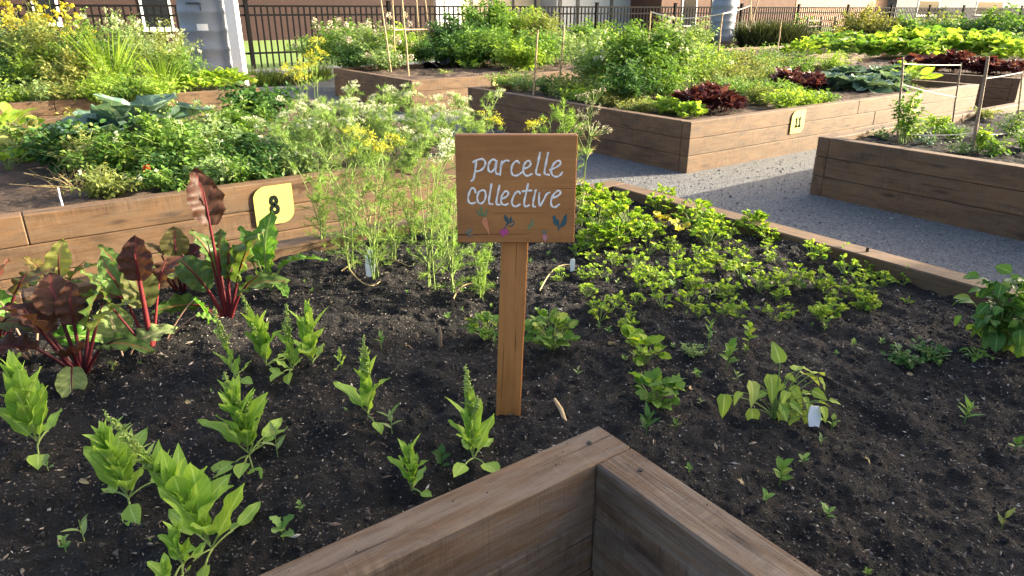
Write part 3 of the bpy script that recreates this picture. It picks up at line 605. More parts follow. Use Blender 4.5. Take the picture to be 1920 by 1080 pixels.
# ------------------------------------------------------------------ plant builders (each returns {part name: (MB, materials)})
GA = 2.39996
def spinach(h, spike=0.0, n=26, broad=.5, lean=(0, 0), basal=4, side=0, dense=1.0):
    st, lf, sd = MB(), MB(), MB(); lean = np.array([*lean, 0.]); n = max(4, int(n*rng.uniform(.95, 1.2))); vw = rng.uniform(.8, 1.15); tint = rng.uniform(-.15, .35)
    stem = lambda t: np.array([0, 0, h])*t+lean*h*t**1.5
    tube(st, [stem(t) for t in np.linspace(-.04, .95, 7)], np.linspace(.0065, .0025, 7)*min(1.2, h/.17), 6, .3)
    i = np.arange(n); t = .06+.82*(i/n)**.9; az = GA*i+rng.normal(0, .25, n); el = R(63)+R(18)*t+rng.normal(0, .2, n)
    L = h*(.47*broad+.20)*(1-.62*t)*dense*rng.uniform(.6, 1.25, n)+.010
    pos = np.stack([stem(a) for a in t]); d = frames(az, el)[:, :, 1]; pet = L*.28*(1-t)
    for k in range(n):
        if pet[k] > .006: tube(st, [pos[k], pos[k]+d[k]*pet[k]], .0022, 4, .5)
    for s in range(3):
        k = i % 3 == s
        low = k & (t < .5); hi = k & (t >= .5)
        inst(lf, TSP[s], pos[low]+d[low]*pet[low][:, None], frames(az[low], el[low]+.05, rng.normal(0, .3, low.sum())), L[low][:, None]*[vw, 1, 1], np.clip(t[low]*.5+rng.random(low.sum())*.4+tint, 0, 1))
        inst(lf, TSN, pos[hi]+d[hi]*pet[hi][:, None], frames(az[hi], el[hi], rng.normal(0, .3, hi.sum())), L[hi][:, None]*[1.3, 1.1, 1], t[hi]*.6+rng.random(hi.sum())*.4)
    nt_ = int(14*dense); tt = rng.uniform(.86, .97, nt_); inst(lf, TSN, np.stack([stem(a) for a in tt]), frames(rng.random(nt_)*6.3, rng.uniform(R(50), R(85), nt_)), h*(.08 if spike else .17)*rng.uniform(.7, 1.2, nt_), rng.random(nt_))
    for k in range(basal):
        a = GA*k*1.3+rng.random()*2; e = R(rng.uniform(8, 30)); Lp = h*rng.uniform(.18, .34); dd = np.array([math.cos(a)*math.cos(e), math.sin(a)*math.cos(e), math.sin(e)])
        tube(st, bez((0, 0, .012), dd*Lp*.5+[0, 0, .015], dd*Lp, 5), .0024, 4, .8)
        inst(lf, TO if k % 2 else TSP[0], [dd*Lp], frames([a], [R(rng.uniform(-5, 25))], [rng.normal(0, .4)]), [h*rng.uniform(.26, .42)], [rng.uniform(.5, 1)])
    def spk(org, dirn, L_, r0):
        tube(sd, [org, org+dirn*L_*.5, org+dirn*L_], [.003, .0022, .001], 5, .5)
        m = int(85*max(L_/.1, .6)); u = rng.random(m); a = rng.random(m)*6.3; rad = r0*(1-.7*u)*rng.uniform(.5, 1.1, m)
        pp = org+dirn*(u*L_)[:, None]+np.stack([np.cos(a)*rad, np.sin(a)*rad, rng.normal(0, .003, m)], 1)
        inst(sd, OCT, pp, rrot(m), rng.uniform(.003, .006, m)*(1-.35*u), rng.random(m))
        m2 = m//4; u = rng.random(m2)*.8; a = rng.random(m2)*6.3; inst(sd, TSN, org+dirn*(u*L_)[:, None], frames(a, np.full(m2, R(40))), L_*.26*(1-.6*u), rng.random(m2))
    if spike:
        spk(stem(.80), (stem(1.0)-stem(.8))/np.linalg.norm(stem(1.0)-stem(.8)), h*(spike+.1), .013)
        for k in range(side):
            a = rng.random()*6.3; o_ = stem(rng.uniform(.35, .6)); d_ = np.array([math.cos(a)*.25, math.sin(a)*.25, 1.]); d_ /= np.linalg.norm(d_); tube(st, [o_, o_+d_*h*.3], .002, 4, .5); spk(o_+d_*h*.22, d_, h*spike*rng.uniform(.55, .85), .008)
    out = {'foliage': (lf, 'spin'), 'stem': (st, 'stem')}
    if spike: out['seed_spike'] = (sd, 'spinseed')
    return out
def chard(leaves, mats=('chardg',), stalk='redstalk'):
    """leaves: (azimuth deg, stalk elevation deg, stalk length, blade length, width ratio, blade elevation deg, stalk radius, material index)"""
    lf, st = MB(), MB()
    for k, (a, e, Lp, L, wr, be, r, mi) in enumerate(leaves):
        a = R(a); e = R(e); dd = np.array([math.cos(a)*math.cos(e), math.sin(a)*math.cos(e), math.sin(e)]); o_ = np.array([math.cos(a), math.sin(a), 0])*.008
        b2 = R(be); bd = np.array([math.cos(a)*math.cos(b2), math.sin(a)*math.cos(b2), math.sin(b2)])
        P = bez(o_-[0, 0, .02], o_+dd*Lp*.6, o_+dd*Lp*.9+bd*Lp*.1, 7); r = r*.72; tube(st, P, np.linspace(r*1.35, r*.85, 7), 7, rng.random())
        tube(st, [P[-1], P[-1]+bd*L*.35-[0, 0, L*.012], P[-1]+bd*L*.72-[0, 0, L*.13]], [r*.8, r*.5, r*.2], 6, rng.random())
        inst(lf, TCH[k % 3], [P[-1]], frames([a], [b2], [rng.normal(0, .35)]), [[L*wr/.66, L*.95, L]], [rng.random()], mi)
    return {'foliage': (lf, list(mats)), 'stalk': (st, stalk)}
def frond(mb, O, D, L, n, hair, spread=1.1, w_=.0022, tip=True):
    D = D/np.linalg.norm(D); t = rng.uniform(.1, 1, n); b_ = O+D*(t*L)[:, None]-np.array([0, 0, 1])*(t**2*L*.18)[:, None]
    v = rng.normal(size=(n, 3))*spread*.5+D; v /= np.linalg.norm(v, axis=1)[:, None]
    inst(mb, TH, b_, frames(np.arctan2(v[:, 1], v[:, 0]), np.arcsin(np.clip(v[:, 2], -1, 1)), rng.random(n)*3), np.stack([np.full(n, w_), hair*(1.15-.6*t)*rng.uniform(.6, 1.2, n), np.ones(n)], 1), rng.random(n))
def umbel(st, fl, O, D, r, n=14, disc=.006, droop=.05):
    D = D/np.linalg.norm(D); a = rng.random(n)*6.3; q_ = np.sqrt(rng.random(n))*r
    X = np.cross(D, [.3, .8, .1]); X /= np.linalg.norm(X); Y = np.cross(D, X)
    tips = O+D*(r*.75*(1-droop*2*(q_/r)**2))[:, None]+X*(np.cos(a)*q_)[:, None]+Y*(np.sin(a)*q_)[:, None]
    for p in tips: tube(st, [O, p], .0009+r*.006, 3, .6)
    m = 7; pp = np.repeat(tips, m, 0)+rng.normal(0, disc*1.1, (n*m, 3)); inst(fl, TD, pp, rrot(n*m), disc*rng.uniform(.7, 1.4, n*m), rng.random(n*m))
def dill(h, nst=3, nfr=16, umb=0, spread=.12, flower='dilly', hair=.042, dense=.62, w_=.0019, frmat='dill', ub=.035, whitesize=.006):
    st, lf, fl = MB(), MB(), []; um = 0
    for s in range(nst):
        a = rng.random()*6.3; sp = spread*rng.uniform(.3, 1.3); hh = h*rng.uniform(.72, 1.0) if s else h
        top = np.array([math.cos(a)*sp, math.sin(a)*sp, hh]); P = bez((rng.normal(0, .012), rng.normal(0, .012), -.02), (top[0]*.25, top[1]*.25, hh*.6), top, 9)
        tube(st, P, np.linspace(.0034, .0012, 9), 5, rng.random())
        for k in range(nfr):
            t = rng.uniform(.06, .97); p = P[0]*(1-t)**2+2*t*(1-t)*np.array([top[0]*.25, top[1]*.25, hh*.6])+t*t*top
            az = rng.random()*6.3; e = R(rng.uniform(15, 70)); L = h*rng.uniform(.14, .3)*(1.1-.4*t); D = np.array([math.cos(az)*math.cos(e), math.sin(az)*math.cos(e), math.sin(e)])
            tube(st, [p, p+D*L*.55, p+D*L-[0, 0, L*.18]], [.0018, .0013, .0007], 3, rng.random())
            frond(lf, p+D*L*.15, D, L*.85, int(46*dense), hair, 1.2, w_)
        if um < umb:
            um += 1; fl.append(MB()); umbel(st, fl[-1], top, np.array([rng.normal(0, .25), rng.normal(0, .25), 1.]), ub*rng.uniform(.8, 1.25), 16, whitesize)
            for k in range(2):
                az = rng.random()*6.3; q_ = P[6]; D = np.array([math.cos(az)*.5, math.sin(az)*.5, .85])*h*rng.uniform(.14, .24); tube(st, [q_, q_+D], .0016, 4, .5); fl.append(MB()); umbel(st, fl[-1], q_+D, D, ub*rng.uniform(.5, .9), 12, whitesize*.9)
    out = {'foliage': (lf, frmat), 'stem': (st, 'stem')}
    if umb: out['flower_head'] = (fl, flower)
    return out
def clump(w_, h, n, tmpl, L, lmat, el=(25, 80), smat='stem', up=.35, k=1, sr=.0018):
    """many short stems from one base, each ending in k leaflets"""
    st, lf = MB(), MB(); a = rng.random(n)*6.3; q_ = np.sqrt(rng.random(n)); r = q_*w_; z = h*(1-.55*q_**2)*rng.uniform(.55, 1.05, n)
    tips = np.stack([np.cos(a)*r, np.sin(a)*r, z], 1)
    for p in tips: tube(st, bez((p[0]*.08, p[1]*.08, -.01), (p[0]*.45, p[1]*.45, p[2]*.7), p, 4), sr, 3, rng.random())
    kk = n*k; tp_ = np.repeat(tips, k, 0); az = np.repeat(a, k)+(rng.random(kk)-.5)*(3.2 if k > 1 else 1.2); e = np.radians(rng.uniform(el[0], el[1], kk))*(1-.5*np.repeat(q_, k))
    sel = rng.integers(0, len(tmpl), kk)
    for s in range(len(tmpl)):
        m = sel == s; inst(lf, tmpl[s], tp_[m]+rng.normal(0, L*.1, (m.sum(), 3)), frames(az[m], e[m], rng.normal(0, .5, m.sum())), L*rng.uniform(.6, 1.25, m.sum()), rng.random(m.sum()))
    return {'foliage': (lf, lmat), 'stem': (st, smat)}
def bush(w_, h, ns, nl, L, lmat, tmpl=None, flw=None, nf=0, fs=.012, fmat='whitefl', upright=.6, smat='stem', droop=.2, sr=.004, ell=(-25, 65)):
    tmpl = tmpl or [TS]; st, lf, fl = MB(), MB(), []; per = max(1, nl//ns); tips = []
    for s in range(ns):
        a = rng.random()*6.3; q_ = math.sqrt(rng.random()); rr = w_*q_; hh = h*(1-.45*q_**2)*rng.uniform(.7, 1.08); ba = rng.random()*6.3; br = w_*.3*rng.random()
        b_ = np.array([math.cos(ba)*br, math.sin(ba)*br, -.02]); top = np.array([math.cos(a)*rr, math.sin(a)*rr, hh]); mid = b_*(1-upright*.4)+top*upright*.4; mid[2] = hh*upright
        P = bez(b_, mid, top, 7); tube(st, P, np.linspace(sr, sr*.35, 7), 4, rng.random()); tips.append(top)
        t = rng.uniform(.15, 1.0, per)**.8; pp = (1-t)[:, None]**2*b_+(2*t*(1-t))[:, None]*mid+(t*t)[:, None]*top
        az = rng.random(per)*6.3; e = np.radians(rng.uniform(ell[0], ell[1], per)); off = L*rng.uniform(.1, .9, per)
        d = frames(az, e)[:, :, 1]; sz = L*rng.uniform(.55, 1.25, per)*(1.15-.45*t); sel = rng.integers(0, len(tmpl), per)
        base_r = .5*rng.random()
        for k in range(len(tmpl)):
            m = sel == k; inst(lf, tmpl[k], pp[m]+d[m]*off[m][:, None], frames(az[m], e[m]-droop, rng.normal(0, .5, m.sum())), sz[m], base_r+.5*rng.random(m.sum()))
    out = {'foliage': (lf, lmat), 'stem': (st, smat)}
    if nf:
        for k in range(nf):
            p = tips[k % len(tips)]+rng.normal(0, 1, 3)*[w_*.1, w_*.1, h*.04]+[0, 0, h*.03]
            if k < 70: fl.append(MB())
            if flw == 'umbel': umbel(st, fl[-1], p, np.array([0, 0, 1.]), fs*3, 9, fs*.55)
            else:
                m = 26 if flw == 'ball' else 16; v = rng.normal(size=(m, 3)); v /= np.linalg.norm(v, axis=1)[:, None]; v = v*fs*(1 if flw == 'ball' else rng.uniform(.3, 1.2, (m, 1))); inst(fl[-1], TD, p+v, rrot(m), fs*.75, rng.random(m))
                tube(st, [tips[k % len(tips)]-[0, 0, h*.05], p], .002, 3, .8)
        out['flower_head'] = (fl, fmat)
    return out
def rosette(r, h, n, tmpl, lmat, el0=75, el1=12, smat='stem', Ls=1.0):
    lf, st = MB(), MB(); i = np.arange(n); t = i/max(1, n-1); az = GA*i+rng.normal(0, .2, n); el = np.radians(el0+(el1-el0)*t+rng.normal(0, 6, n)); L = r*(.55+.5*t)*rng.uniform(.85, 1.15, n)*Ls
    pos = np.stack([np.cos(az)*r*.05, np.sin(az)*r*.05, h*(.35-.3*t)+0*t], 1)
    for s in range(len(tmpl)):
        m = i % len(tmpl) == s; inst(lf, tmpl[s], pos[m], frames(az[m], el[m], rng.normal(0, .2, m.sum())), L[m], rng.random(m.sum()))
    tube(st, [(0, 0, -.02), (0, 0, h*.35)], [.014, .01], 6)
    return {'foliage': (lf, lmat), 'stem': (st, smat)}
def grass(w_, h, n, lmat, lean=.5, bw=1.0, seed=False):
    lf, st = MB(), MB(); a = rng.random(n)*6.3; q_ = np.sqrt(rng.random(n))*w_*.35; p = np.stack([np.cos(a)*q_, np.sin(a)*q_, 0*a-.01], 1)
    e = np.radians(90-np.abs(rng.normal(0, 28*lean, n))); L = h*rng.uniform(.55, 1.1, n)
    inst(lf, TBL, p, frames(a+rng.normal(0, .6, n), e), np.stack([L*bw, L, L*(.5+.8*rng.random(n))], 1), rng.random(n))
    return {'foliage': (lf, lmat)}
def weed(h, n=6, L=.5, tmpl=None, lmat='weed'):
    mb = MB(); tmpl = tmpl or TO; tube(mb, [(0, 0, -.01), (0, 0, h*.5), (h*.05, 0, h*.9)], [.0016, .0013, .001], 4, .4)
    i = np.arange(n); t = .3+.65*i/n; az = GA*i+rng.normal(0, .2, n); el = np.radians(20+45*t); inst(mb, tmpl, np.stack([0*t, 0*t, h*t*.9], 1), frames(az, el), h*L*rng.uniform(.8, 1.3, n), rng.random(n))
    return {None: (mb, lmat)}

def put(parts, name, label, cat, loc, rz=None, scale=1.0, group=None):
    rz = rng.random()*6.3 if rz is None else rz
    loc = tuple(float(v) for v in loc)
    if None in parts or len(parts) == 1:
        mb, mt = parts[None] if None in parts else list(parts.values())[0]
        o = mb.build(name, mt); o.location = loc; o.rotation_euler = (0, 0, rz); o.scale = (scale,)*3
        return tag(o, label, cat, group)
    t = thing(name, label, cat, loc, rz, group, scale)
    for k, (mb, mt) in parts.items():
        for m_ in (mb if isinstance(mb, list) else [mb]):
            if m_.n: m_.build(k, mt, t)
    return t
def S(px, py, z=.455):       # a point on the soil of the front bed under that pixel
    p = at(px, py, z); p[2] = float(soilz(np.array([p[0]]), np.array([p[1]]))[0])-.002; return p
def cam_az(deg):             # azimuth measured in the picture plane: 0 = to the right, 90 = away, 180 = left, 270 = nearer
    return math.degrees(AZ)-90+deg

# ------------------------------------------------------------------ front bed: spinach gone to seed
g = 'bolting spinach plants'
def sp(px, py, yt, label, spike=0.0, lean=(0, 0), cor=1.0, **kw):
    p = S(px, py); h = (htop(p, yt)-p[2])*cor; l3 = RT*lean[0]+FH*lean[1]
    tot = 1+(.75*spike if spike else .06)
    put(spinach(h/tot, spike, lean=(l3[0], l3[1]), **kw), 'spinach_plant', label, 'spinach', p, 0.0, 1.0, g)
sp(72, 838, 690, 'broad-leaved spinach plant at the left edge of the bed', broad=.85, n=24, dense=1.05, basal=3)
sp(240, 932, 806, 'small leafy spinach without a seed spike, behind the tallest one', broad=.6, n=28, dense=1.1, basal=3, lean=(-.12, 0))
sp(398, 1024, 775, 'tallest spinach, leaning left with a long pale seed spike', .6, (-.5, .1), broad=.72, n=28, basal=5, side=0, dense=.92)
sp(345, 1068, 985, 'low spinach with sprawling leaves in front of the tallest one', broad=.9, n=10, basal=5)
sp(318, 1095, 1052, 'spinach leaf cluster cut off by the bottom edge of the photo', broad=.9, n=8, basal=3)
sp(466, 850, 694, 'wide bushy spinach with two thin seed spikes on its right', .3, (-.1, 0), broad=.6, n=34, basal=7, side=2, dense=1.1)
sp(692, 795, 632, 'slender spinach with two low spreading leaves left of the sign', .5, (.02, 0), broad=.55, n=18, basal=2)
sp(888, 862, 695, 'spinach with twin seed spikes just left of the sign post', .5, (-.05, .05), broad=.6, n=22, basal=4, side=1)
sp(772, 912, 835, 'smallest spinach, nearest to the corner timber', broad=.8, n=13, basal=2)
sp(440, 712, 588, 'thin pale spinach with a bare spike beside the chard', .7, (-.12, .05), broad=.5, n=10, basal=3, dense=.9)
sp(500, 690, 556, 'spinach in the middle of the back group with a leaning top', .45, (-.2, .1), broad=.7, n=22, basal=3, side=1)
sp(548, 700, 575, 'spinach with a curled seed spike in the back group', .6, (.03, 0), broad=.4, n=14, basal=4, side=0)
sp(586, 690, 580, 'upright spinach at the right end of the back group', .0, (.04, 0), broad=.75, n=22, basal=1)
sp(640, 694, 660, 'yellowing spinach leaf lying right of the back group', broad=.9, n=4, basal=2)

# ------------------------------------------------------------------ front bed: chard and beet
g = 'chard and beet plants'
def ch(px, py, label, leaves, name='chard_plant', cat='chard', **kw):
    put(chard([(cam_az(a), *r_) for a, *r_ in leaves], **kw), name, label, cat, S(px, py), 0.0, 1.0, g)
ch(150, 690, 'dark red chard with wine red stalks at the left', [(100, 80, .16, .15, .62, 84, .008, 0), (170, 62, .15, .17, .7, 60, .008, 0), (20, 66, .15, .17, .6, 70, .008, 1), (60, 70, .14, .16, .7, 78, .008, 1), (200, 50, .14, .2, .55, 25, .007, 0), (-5, 50, .13, .16, .6, 30, .007, 1), (-70, 45, .10, .13, .7, -38, .006, 2), (220, 68, .18, .16, .8, 75, .009, 0), (140, 75, .2, .16, .8, 70, .008, 0), (300, 60, .1, .13, .7, 50, .008, 0)], mats=('chardr', 'chardg', 'beet'), stalk='darkstalk')
ch(60, 662, 'green beet with a long drooping leaf at the left edge', [(200, 55, .10, .16, .55, 10, .005, 1), (10, 50, .09, .17, .5, 8, .005, 0), (90, 60, .12, .12, .6, 45, .005, 0), (150, 60, .15, .14, .6, 60, .005, 0), (270, 40, .06, .1, .6, 5, .004, 1)], mats=('chardl', 'chardg'), stalk='pinkstalk', name='beet_plant', cat='beet')
ch(-8, 655, 'deep purple chard cut by the left edge of the photo', [(80, 75, .16, .17, .75, 75, .009, 0), (10, 55, .14, .17, .7, 45, .009, 0), (-30, 55, .16, .16, .7, 35, .008, 0), (-75, 40, .1, .14, .7, -20, .007, 0), (150, 60, .15, .2, .7, 60, .008, 0), (40, 65, .2, .15, .8, 60, .008, 0)], mats=('chardr',), stalk='darkstalk')
ch(110, 552, 'sunlit yellow-green chard against the number 8 bed', [(150, 55, .07, .17, .55, 48, .007, 0), (80, 78, .08, .17, .62, 78, .007, 0), (25, 60, .08, .17, .5, 52, .007, 1), (200, 50, .06, .12, .6, 30, .006, 1), (-20, 45, .06, .12, .6, 25, .006, 1)], mats=('chardy', 'chardg'), stalk='redstalk')
ch(283, 655, 'single tall chard with a bright red stalk and hanging brown leaf', [(95, 86, .24, .16, .75, 88, .011, 0), (160, 72, .20, .17, .5, 62, .006, 1), (70, 70, .22, .14, .6, 60, .006, 0), (190, 60, .2, .14, .5, 80, .005, 1), (110, 80, .14, .18, .7, 84, .008, 0)], mats=('chardr', 'chardg'), stalk='redstalk')
ch(232, 668, 'pale green beet with round leaves lying on the soil', [(130, 50, .05, .17, .78, 62, .004, 0), (20, 55, .05, .15, .72, 40, .004, 0), (250, 10, .03, .11, .8, -12, .004, 0)], mats=('beet',), stalk='pinkstalk', name='beet_plant', cat='beet')
ch(300, 642, 'beet seedling whose two arching stems reach right', [(12, 40, .16, .08, .45, -12, .0035, 0), (35, 52, .20, .11, .5, -45, .0035, 0)], mats=('chardl',), stalk='pinkstalk', name='beet_plant', cat='beet')
ch(425, 592, 'green and red chard with one tall dark leaf in front of the number 8 bed', [(120, 84, .36, .23, .60, 80, .008, 1), (160, 60, .12, .22, .55, 52, .009, 0), (70, 78, .15, .22, .55, 78, .010, 0), (30, 70, .14, .22, .6, 72, .009, 0), (195, 40, .10, .17, .55, 15, .007, 0), (-10, 60, .12, .19, .6, 50, .009, 0), (110, 70, .16, .2, .55, 72, .008, 0), (140, 80, .22, .14, .7, 85, .007, 0)], mats=('chardg', 'chardr'), stalk='redstalk')
ch(338, 545, 'wine red chard with a rounded bubbly leaf against the timber', [(100, 80, .14, .14, .85, 78, .008, 0), (40, 70, .12, .14, .8, 60, .008, 0), (165, 72, .16, .09, .5, 70, .006, 0), (190, 60, .1, .13, .6, 45, .007, 1), (-30, 50, .1, .14, .7, 30, .007, 0)], mats=('chardr', 'chardg'), stalk='darkstalk')
ch(250, 560, 'grey-green chard with a pointed leaf left of the tall red stalk', [(150, 70, .12, .16, .45, 60, .006, 0), (90, 70, .1, .15, .6, 70, .006, 0), (20, 50, .1, .15, .6, 35, .006, 0), (200, 40, .08, .14, .6, 10, .006, 0)], mats=('chardg',), stalk='redstalk')
ch(500, 535, 'bright green chard with paddle leaves below the number 8 plate', [(135, 70, .10, .21, .42, 62, .007, 0), (85, 84, .12, .22, .58, 84, .008, 0), (20, 58, .10, .19, .55, 42, .007, 0), (60, 80, .06, .14, .5, 80, .006, 0), (-40, 30, .09, .09, .75, 2, .004, 0), (160, 66, .12, .12, .4, 64, .006, 0)], mats=('chardl',), stalk='stem')

# ------------------------------------------------------------------ front bed: dill row, parsley, salad seedlings
g = 'dill plants left of the sign'
def dl(px, py, yt, label, z=None, fn=None, **kw):
    p = S(px, py) if z is None else at(px, py, z); h = htop(p, yt)-p[2]
    put(dill(h, **kw), 'dill_plant', label, 'dill', p, None, 1.0, g)
dl(655, 505, 250, 'tall dill with the widest yellow flower heads beside the number 8 plate', nst=5, nfr=16, umb=2, spread=.2, ub=.06)
dl(705, 520, 262, 'dense dill in the middle of the dill row', nst=5, nfr=16, umb=1, spread=.14)
dl(740, 488, 290, 'dill without flowers behind the pale root stems', nst=4, nfr=14, spread=.12)
dl(800, 528, 285, 'dill with thin bare lower stems near the sign', nst=4, nfr=13, umb=1, spread=.12, flower='whitefl')
dl(850, 540, 350, 'low yellow-green dill touching the sign post', nst=4, nfr=12, spread=.10)
dl(830, 480, 255, 'dill with white flower heads hidden behind the sign edge', nst=4, nfr=13, umb=2, flower='whitefl', spread=.14)
dl(610, 470, 300, 'wispy dill at the left end of the dill row', nst=5, nfr=12, spread=.09, dense=.8)
dl(905, 545, 455, 'short dill directly behind the sign post', nst=4, nfr=11, spread=.10)
dl(770, 455, 300, 'dill farthest back against the rim', nst=5, nfr=13, spread=.10)
for k, (pts, lab) in enumerate((([(640, 508), (700, 470), (768, 500)], 'arched dry stem on the soil below the dill'), ([(655, 505), (690, 560), (712, 528)], 'curved pale root below the dill'), ([(850, 560), (870, 520), (925, 545)], 'bare pale stem lying by the sign post'), ([(1012, 545), (1040, 490), (1080, 500)], 'dry forked stem right of the sign post'))):
    q0, q1, q2 = [at(a, b_, .46) for a, b_ in pts]; q1[2] += .018; mb = MB(); tube(mb, bez(q0, q1, q2, 10)-q0, np.linspace(.0036, .0018, 10), 5, rng.random()); o = mb.build('dry_twig', 'straw'); o.location = tuple(float(v) for v in q0); tag(o, lab, 'dry stem', 'dry stems on the soil')

g = 'parsley bunches along the right of the bed'
pv_ = [clump(.12, .17, 44, TCU, .034, 'pars', k=5), clump(.12, .15, 36, TCU, .032, 'pars', k=5), clump(.10, .13, 30, TCU, .03, 'celery', k=5), clump(.11, .16, 34, TLB, .034, 'pars', k=5)]
first = {}
def rep(key, variants, name, label, cat, loc, scale, group, rz=None):
    """first use builds the variant, later uses copy the thing and its parts"""
    k = rng.integers(0, len(variants)); rz = rng.random()*6.3 if rz is None else rz
    if (key, k) not in first: first[(key, k)] = put(variants[k], name, label, cat, loc, rz, scale, group); return first[(key, k)]
    return copy_thing(first[(key, k)], loc, rz, scale, label, group)
PL = 'curly bright green parsley bunch in the patch between the sign and the right rim'
for px, py, s in ((1120, 430, 1.1), (1150, 395, 1.25), (1175, 440, 1.0), (1235, 395, 1.05), (1300, 430, 1.0), (1335, 440, 1.05), (1115, 470, .8), (1160, 465, .9), (1215, 455, .9), (1330, 462, .9), (1410, 440, .75), (1245, 372, .8), (1100, 400, 1.1), (1290, 400, .85), (1440, 452, .6)):
    rep('pars', pv_, 'parsley_plant', PL, 'parsley', S(px, py), s*rng.uniform(.72, 1.0), g)
for px, py, lab in ((1272, 448, 'yellowed parsley leaf low in the parsley patch'), (1240, 432, 'orange withered leaf between the parsley bunches')):
    put({None: (clump(.03, .04, 6, TCU, .05, 'golden')['foliage'][0], 'yellowfl')}, 'withered_leaf', lab, 'leaf', S(px, py)+[0, 0, .03])
g = 'pale salad seedlings in rows'
sv = [clump(.06, .11, 16, TCU, .026, 'celery', k=4), clump(.065, .10, 13, TLB, .026, 'celery', k=4), clump(.05, .11, 11, TLB, .026, 'pars', k=4), clump(.06, .09, 12, TCU, .024, 'celery', k=4), clump(.055, .12, 9, TLB, .028, 'celery', k=4), clump(.06, .08, 10, TO and [TO], .026, 'pars', k=4)]
sv_more = [(float(a), float(b)) for a, b in zip(np.concatenate([rng.uniform(1090, 1640, 46), rng.uniform(1085, 1460, 44), rng.uniform(1120, 1720, 8)]), np.concatenate([rng.uniform(478, 625, 46), rng.uniform(440, 530, 44), rng.uniform(520, 640, 8)]))]
SL = 'pale yellow-green salad seedling in the sunny rows right of the sign'
for px, py, s in tuple((a, b, .5+.25*((i*7) % 5)/4) for i, (a, b) in enumerate(sv_more))+((1522, 492, 1.15), (1585, 512, 1.1), (1530, 545, 1.2), (1490, 540, 1.0), (1455, 565, .95), (1388, 530, 1.0), (1345, 555, .9), (1195, 548, 1.1), (1225, 530, .9), (1255, 540, 1.05), (1240, 585, .9), (1155, 575, .9), (1125, 600, .9), (1655, 530, .8), (1612, 575, 1.0), (1560, 590, .95), (1705, 525, .65), (1420, 555, .9), (1290, 575, .95), (1335, 500, .8), (1190, 500, .8), (1130, 520, .7), (1270, 480, .7), (1440, 500, .65), (1540, 610, .8), (1625, 545, .7), (1300, 545, .7), (1100, 560, .7), (1080, 480, .8), (1050, 520, .7), (1175, 620, .75), (1480, 585, .6), (1360, 590, .6), (1150, 500, .7)):
    rep('sal', sv, 'salad_seedling', SL, 'seedling', S(px, py), s*rng.uniform(.7, .95), g)
for px, py, w_, h_, n, mt, lab in ((1035, 655, .085, .13, 40, 'mid', 'dense green bunch touching the right side of the sign post'), (912, 628, .06, .10, 22, 'mid', 'small green bunch touching the left side of the sign post'), (1205, 690, .05, .085, 16, 'pars', 'carrot seedling with one dead leaf right of the sign post'), (1225, 768, .055, .09, 26, 'mid', 'feathery carrot tops above the white-flecked soil'), (1185, 655, .03, .06, 9, 'pars', 'little carrot sprout left of the carrot seedling')):
    put(clump(w_, h_, n, TLB, .042, mt, k=2), 'carrot_plant' if 'carrot' in lab else 'leafy_bunch', lab, 'carrot' if 'carrot' in lab else 'leafy plant', S(px, py))
# heart-leaved plant, basil
st, lf = MB(), MB()
for dx, dy, sz, a, e in ((-105, 48, .078, 262, -50), (-62, 88, .086, 275, -38), (-50, 18, .078, 268, -52), (-16, 88, .092, 272, -42), (-6, 122, .08, 100, 50), (6, 24, .085, 275, -50), (22, 108, .06, 60, 10), (45, 92, .085, 20, -18), (56, -12, .075, 280, -45), (44, 22, .06, 250, -30), (60, 100, .07, 40, -5), (-30, 60, .06, 200, -10), (25, 62, .07, 300, -25), (12, 46, .055, 320, -15), (-78, 62, .05, 220, -20), (30, 10, .05, 290, -40), (66, -2, .05, 10, -10)):
    p = RT*dx*.00168+np.array([0, 0, max(.028, dy*.00155+.012)])+FH*rng.normal(0, .02); tube(st, bez((rng.normal(0, .008), rng.normal(0, .008), -.01), (p[0]*.25+rng.normal(0, .006), p[1]*.25+rng.normal(0, .006), p[2]*.85), p, 7), np.linspace(.0026, .0015, 7), 4, .2+.5*rng.random()); inst(lf, THT[rng.integers(2)], [p], frames([R(cam_az(a))], [R(e)], [rng.normal(0, .3)]), [sz], [rng.random()])
for k in range(22):
    p = RT*rng.uniform(-.05, .14)+FH*rng.normal(0, .05)+np.array([0, 0, rng.uniform(.03, .15)]); tube(st, bez((0, 0, -.01), (p[0]*.3, p[1]*.3, p[2]*.8), p, 5), .0015, 4, .4); inst(lf, THT[k % 2], [p], frames([R(cam_az(rng.uniform(200, 360)))], [R(rng.uniform(-50, 10))], [rng.normal(0, .5)]), [rng.uniform(.03, .06)], [rng.random()*.5])
put({'foliage': (lf, 'physalis'), 'stem': (st, 'stem')}, 'heart_leaved_plant', 'yellow-green plant with heart-shaped leaves beside the white label on the right', 'plant', S(1455, 782), 0.0, .88)
pb_ = S(1868, 655); hb_ = htop(pb_, 498)-pb_[2]
put(bush(.10, hb_*.93, 15, 190, .062, 'basil', [leaf(.72, 7, 2, po, .25, .35, .02), leaf(.8, 7, 2, po, .3, .45, .03)], upright=.75, droop=.55, sr=.004), 'basil_plant', 'dark green basil bush at the right edge of the bed', 'basil', pb_)
put(bush(.06, .045, 12, 110, .026, 'dark', [TO], ell=(0, 60)), 'thyme_plant', 'low dark green creeping herb in front of the basil, left half', 'herb', S(1688, 682))
put(bush(.06, .05, 12, 100, .026, 'dark', [TO], ell=(0, 60)), 'thyme_plant', 'low dark green creeping herb in front of the basil, right half', 'herb', S(1742, 672))
put(bush(.05, .05, 6, 40, .028, 'mid', [TO]), 'thyme_plant', 'thin sprig of creeping herb right under the basil', 'herb', S(1832, 676))
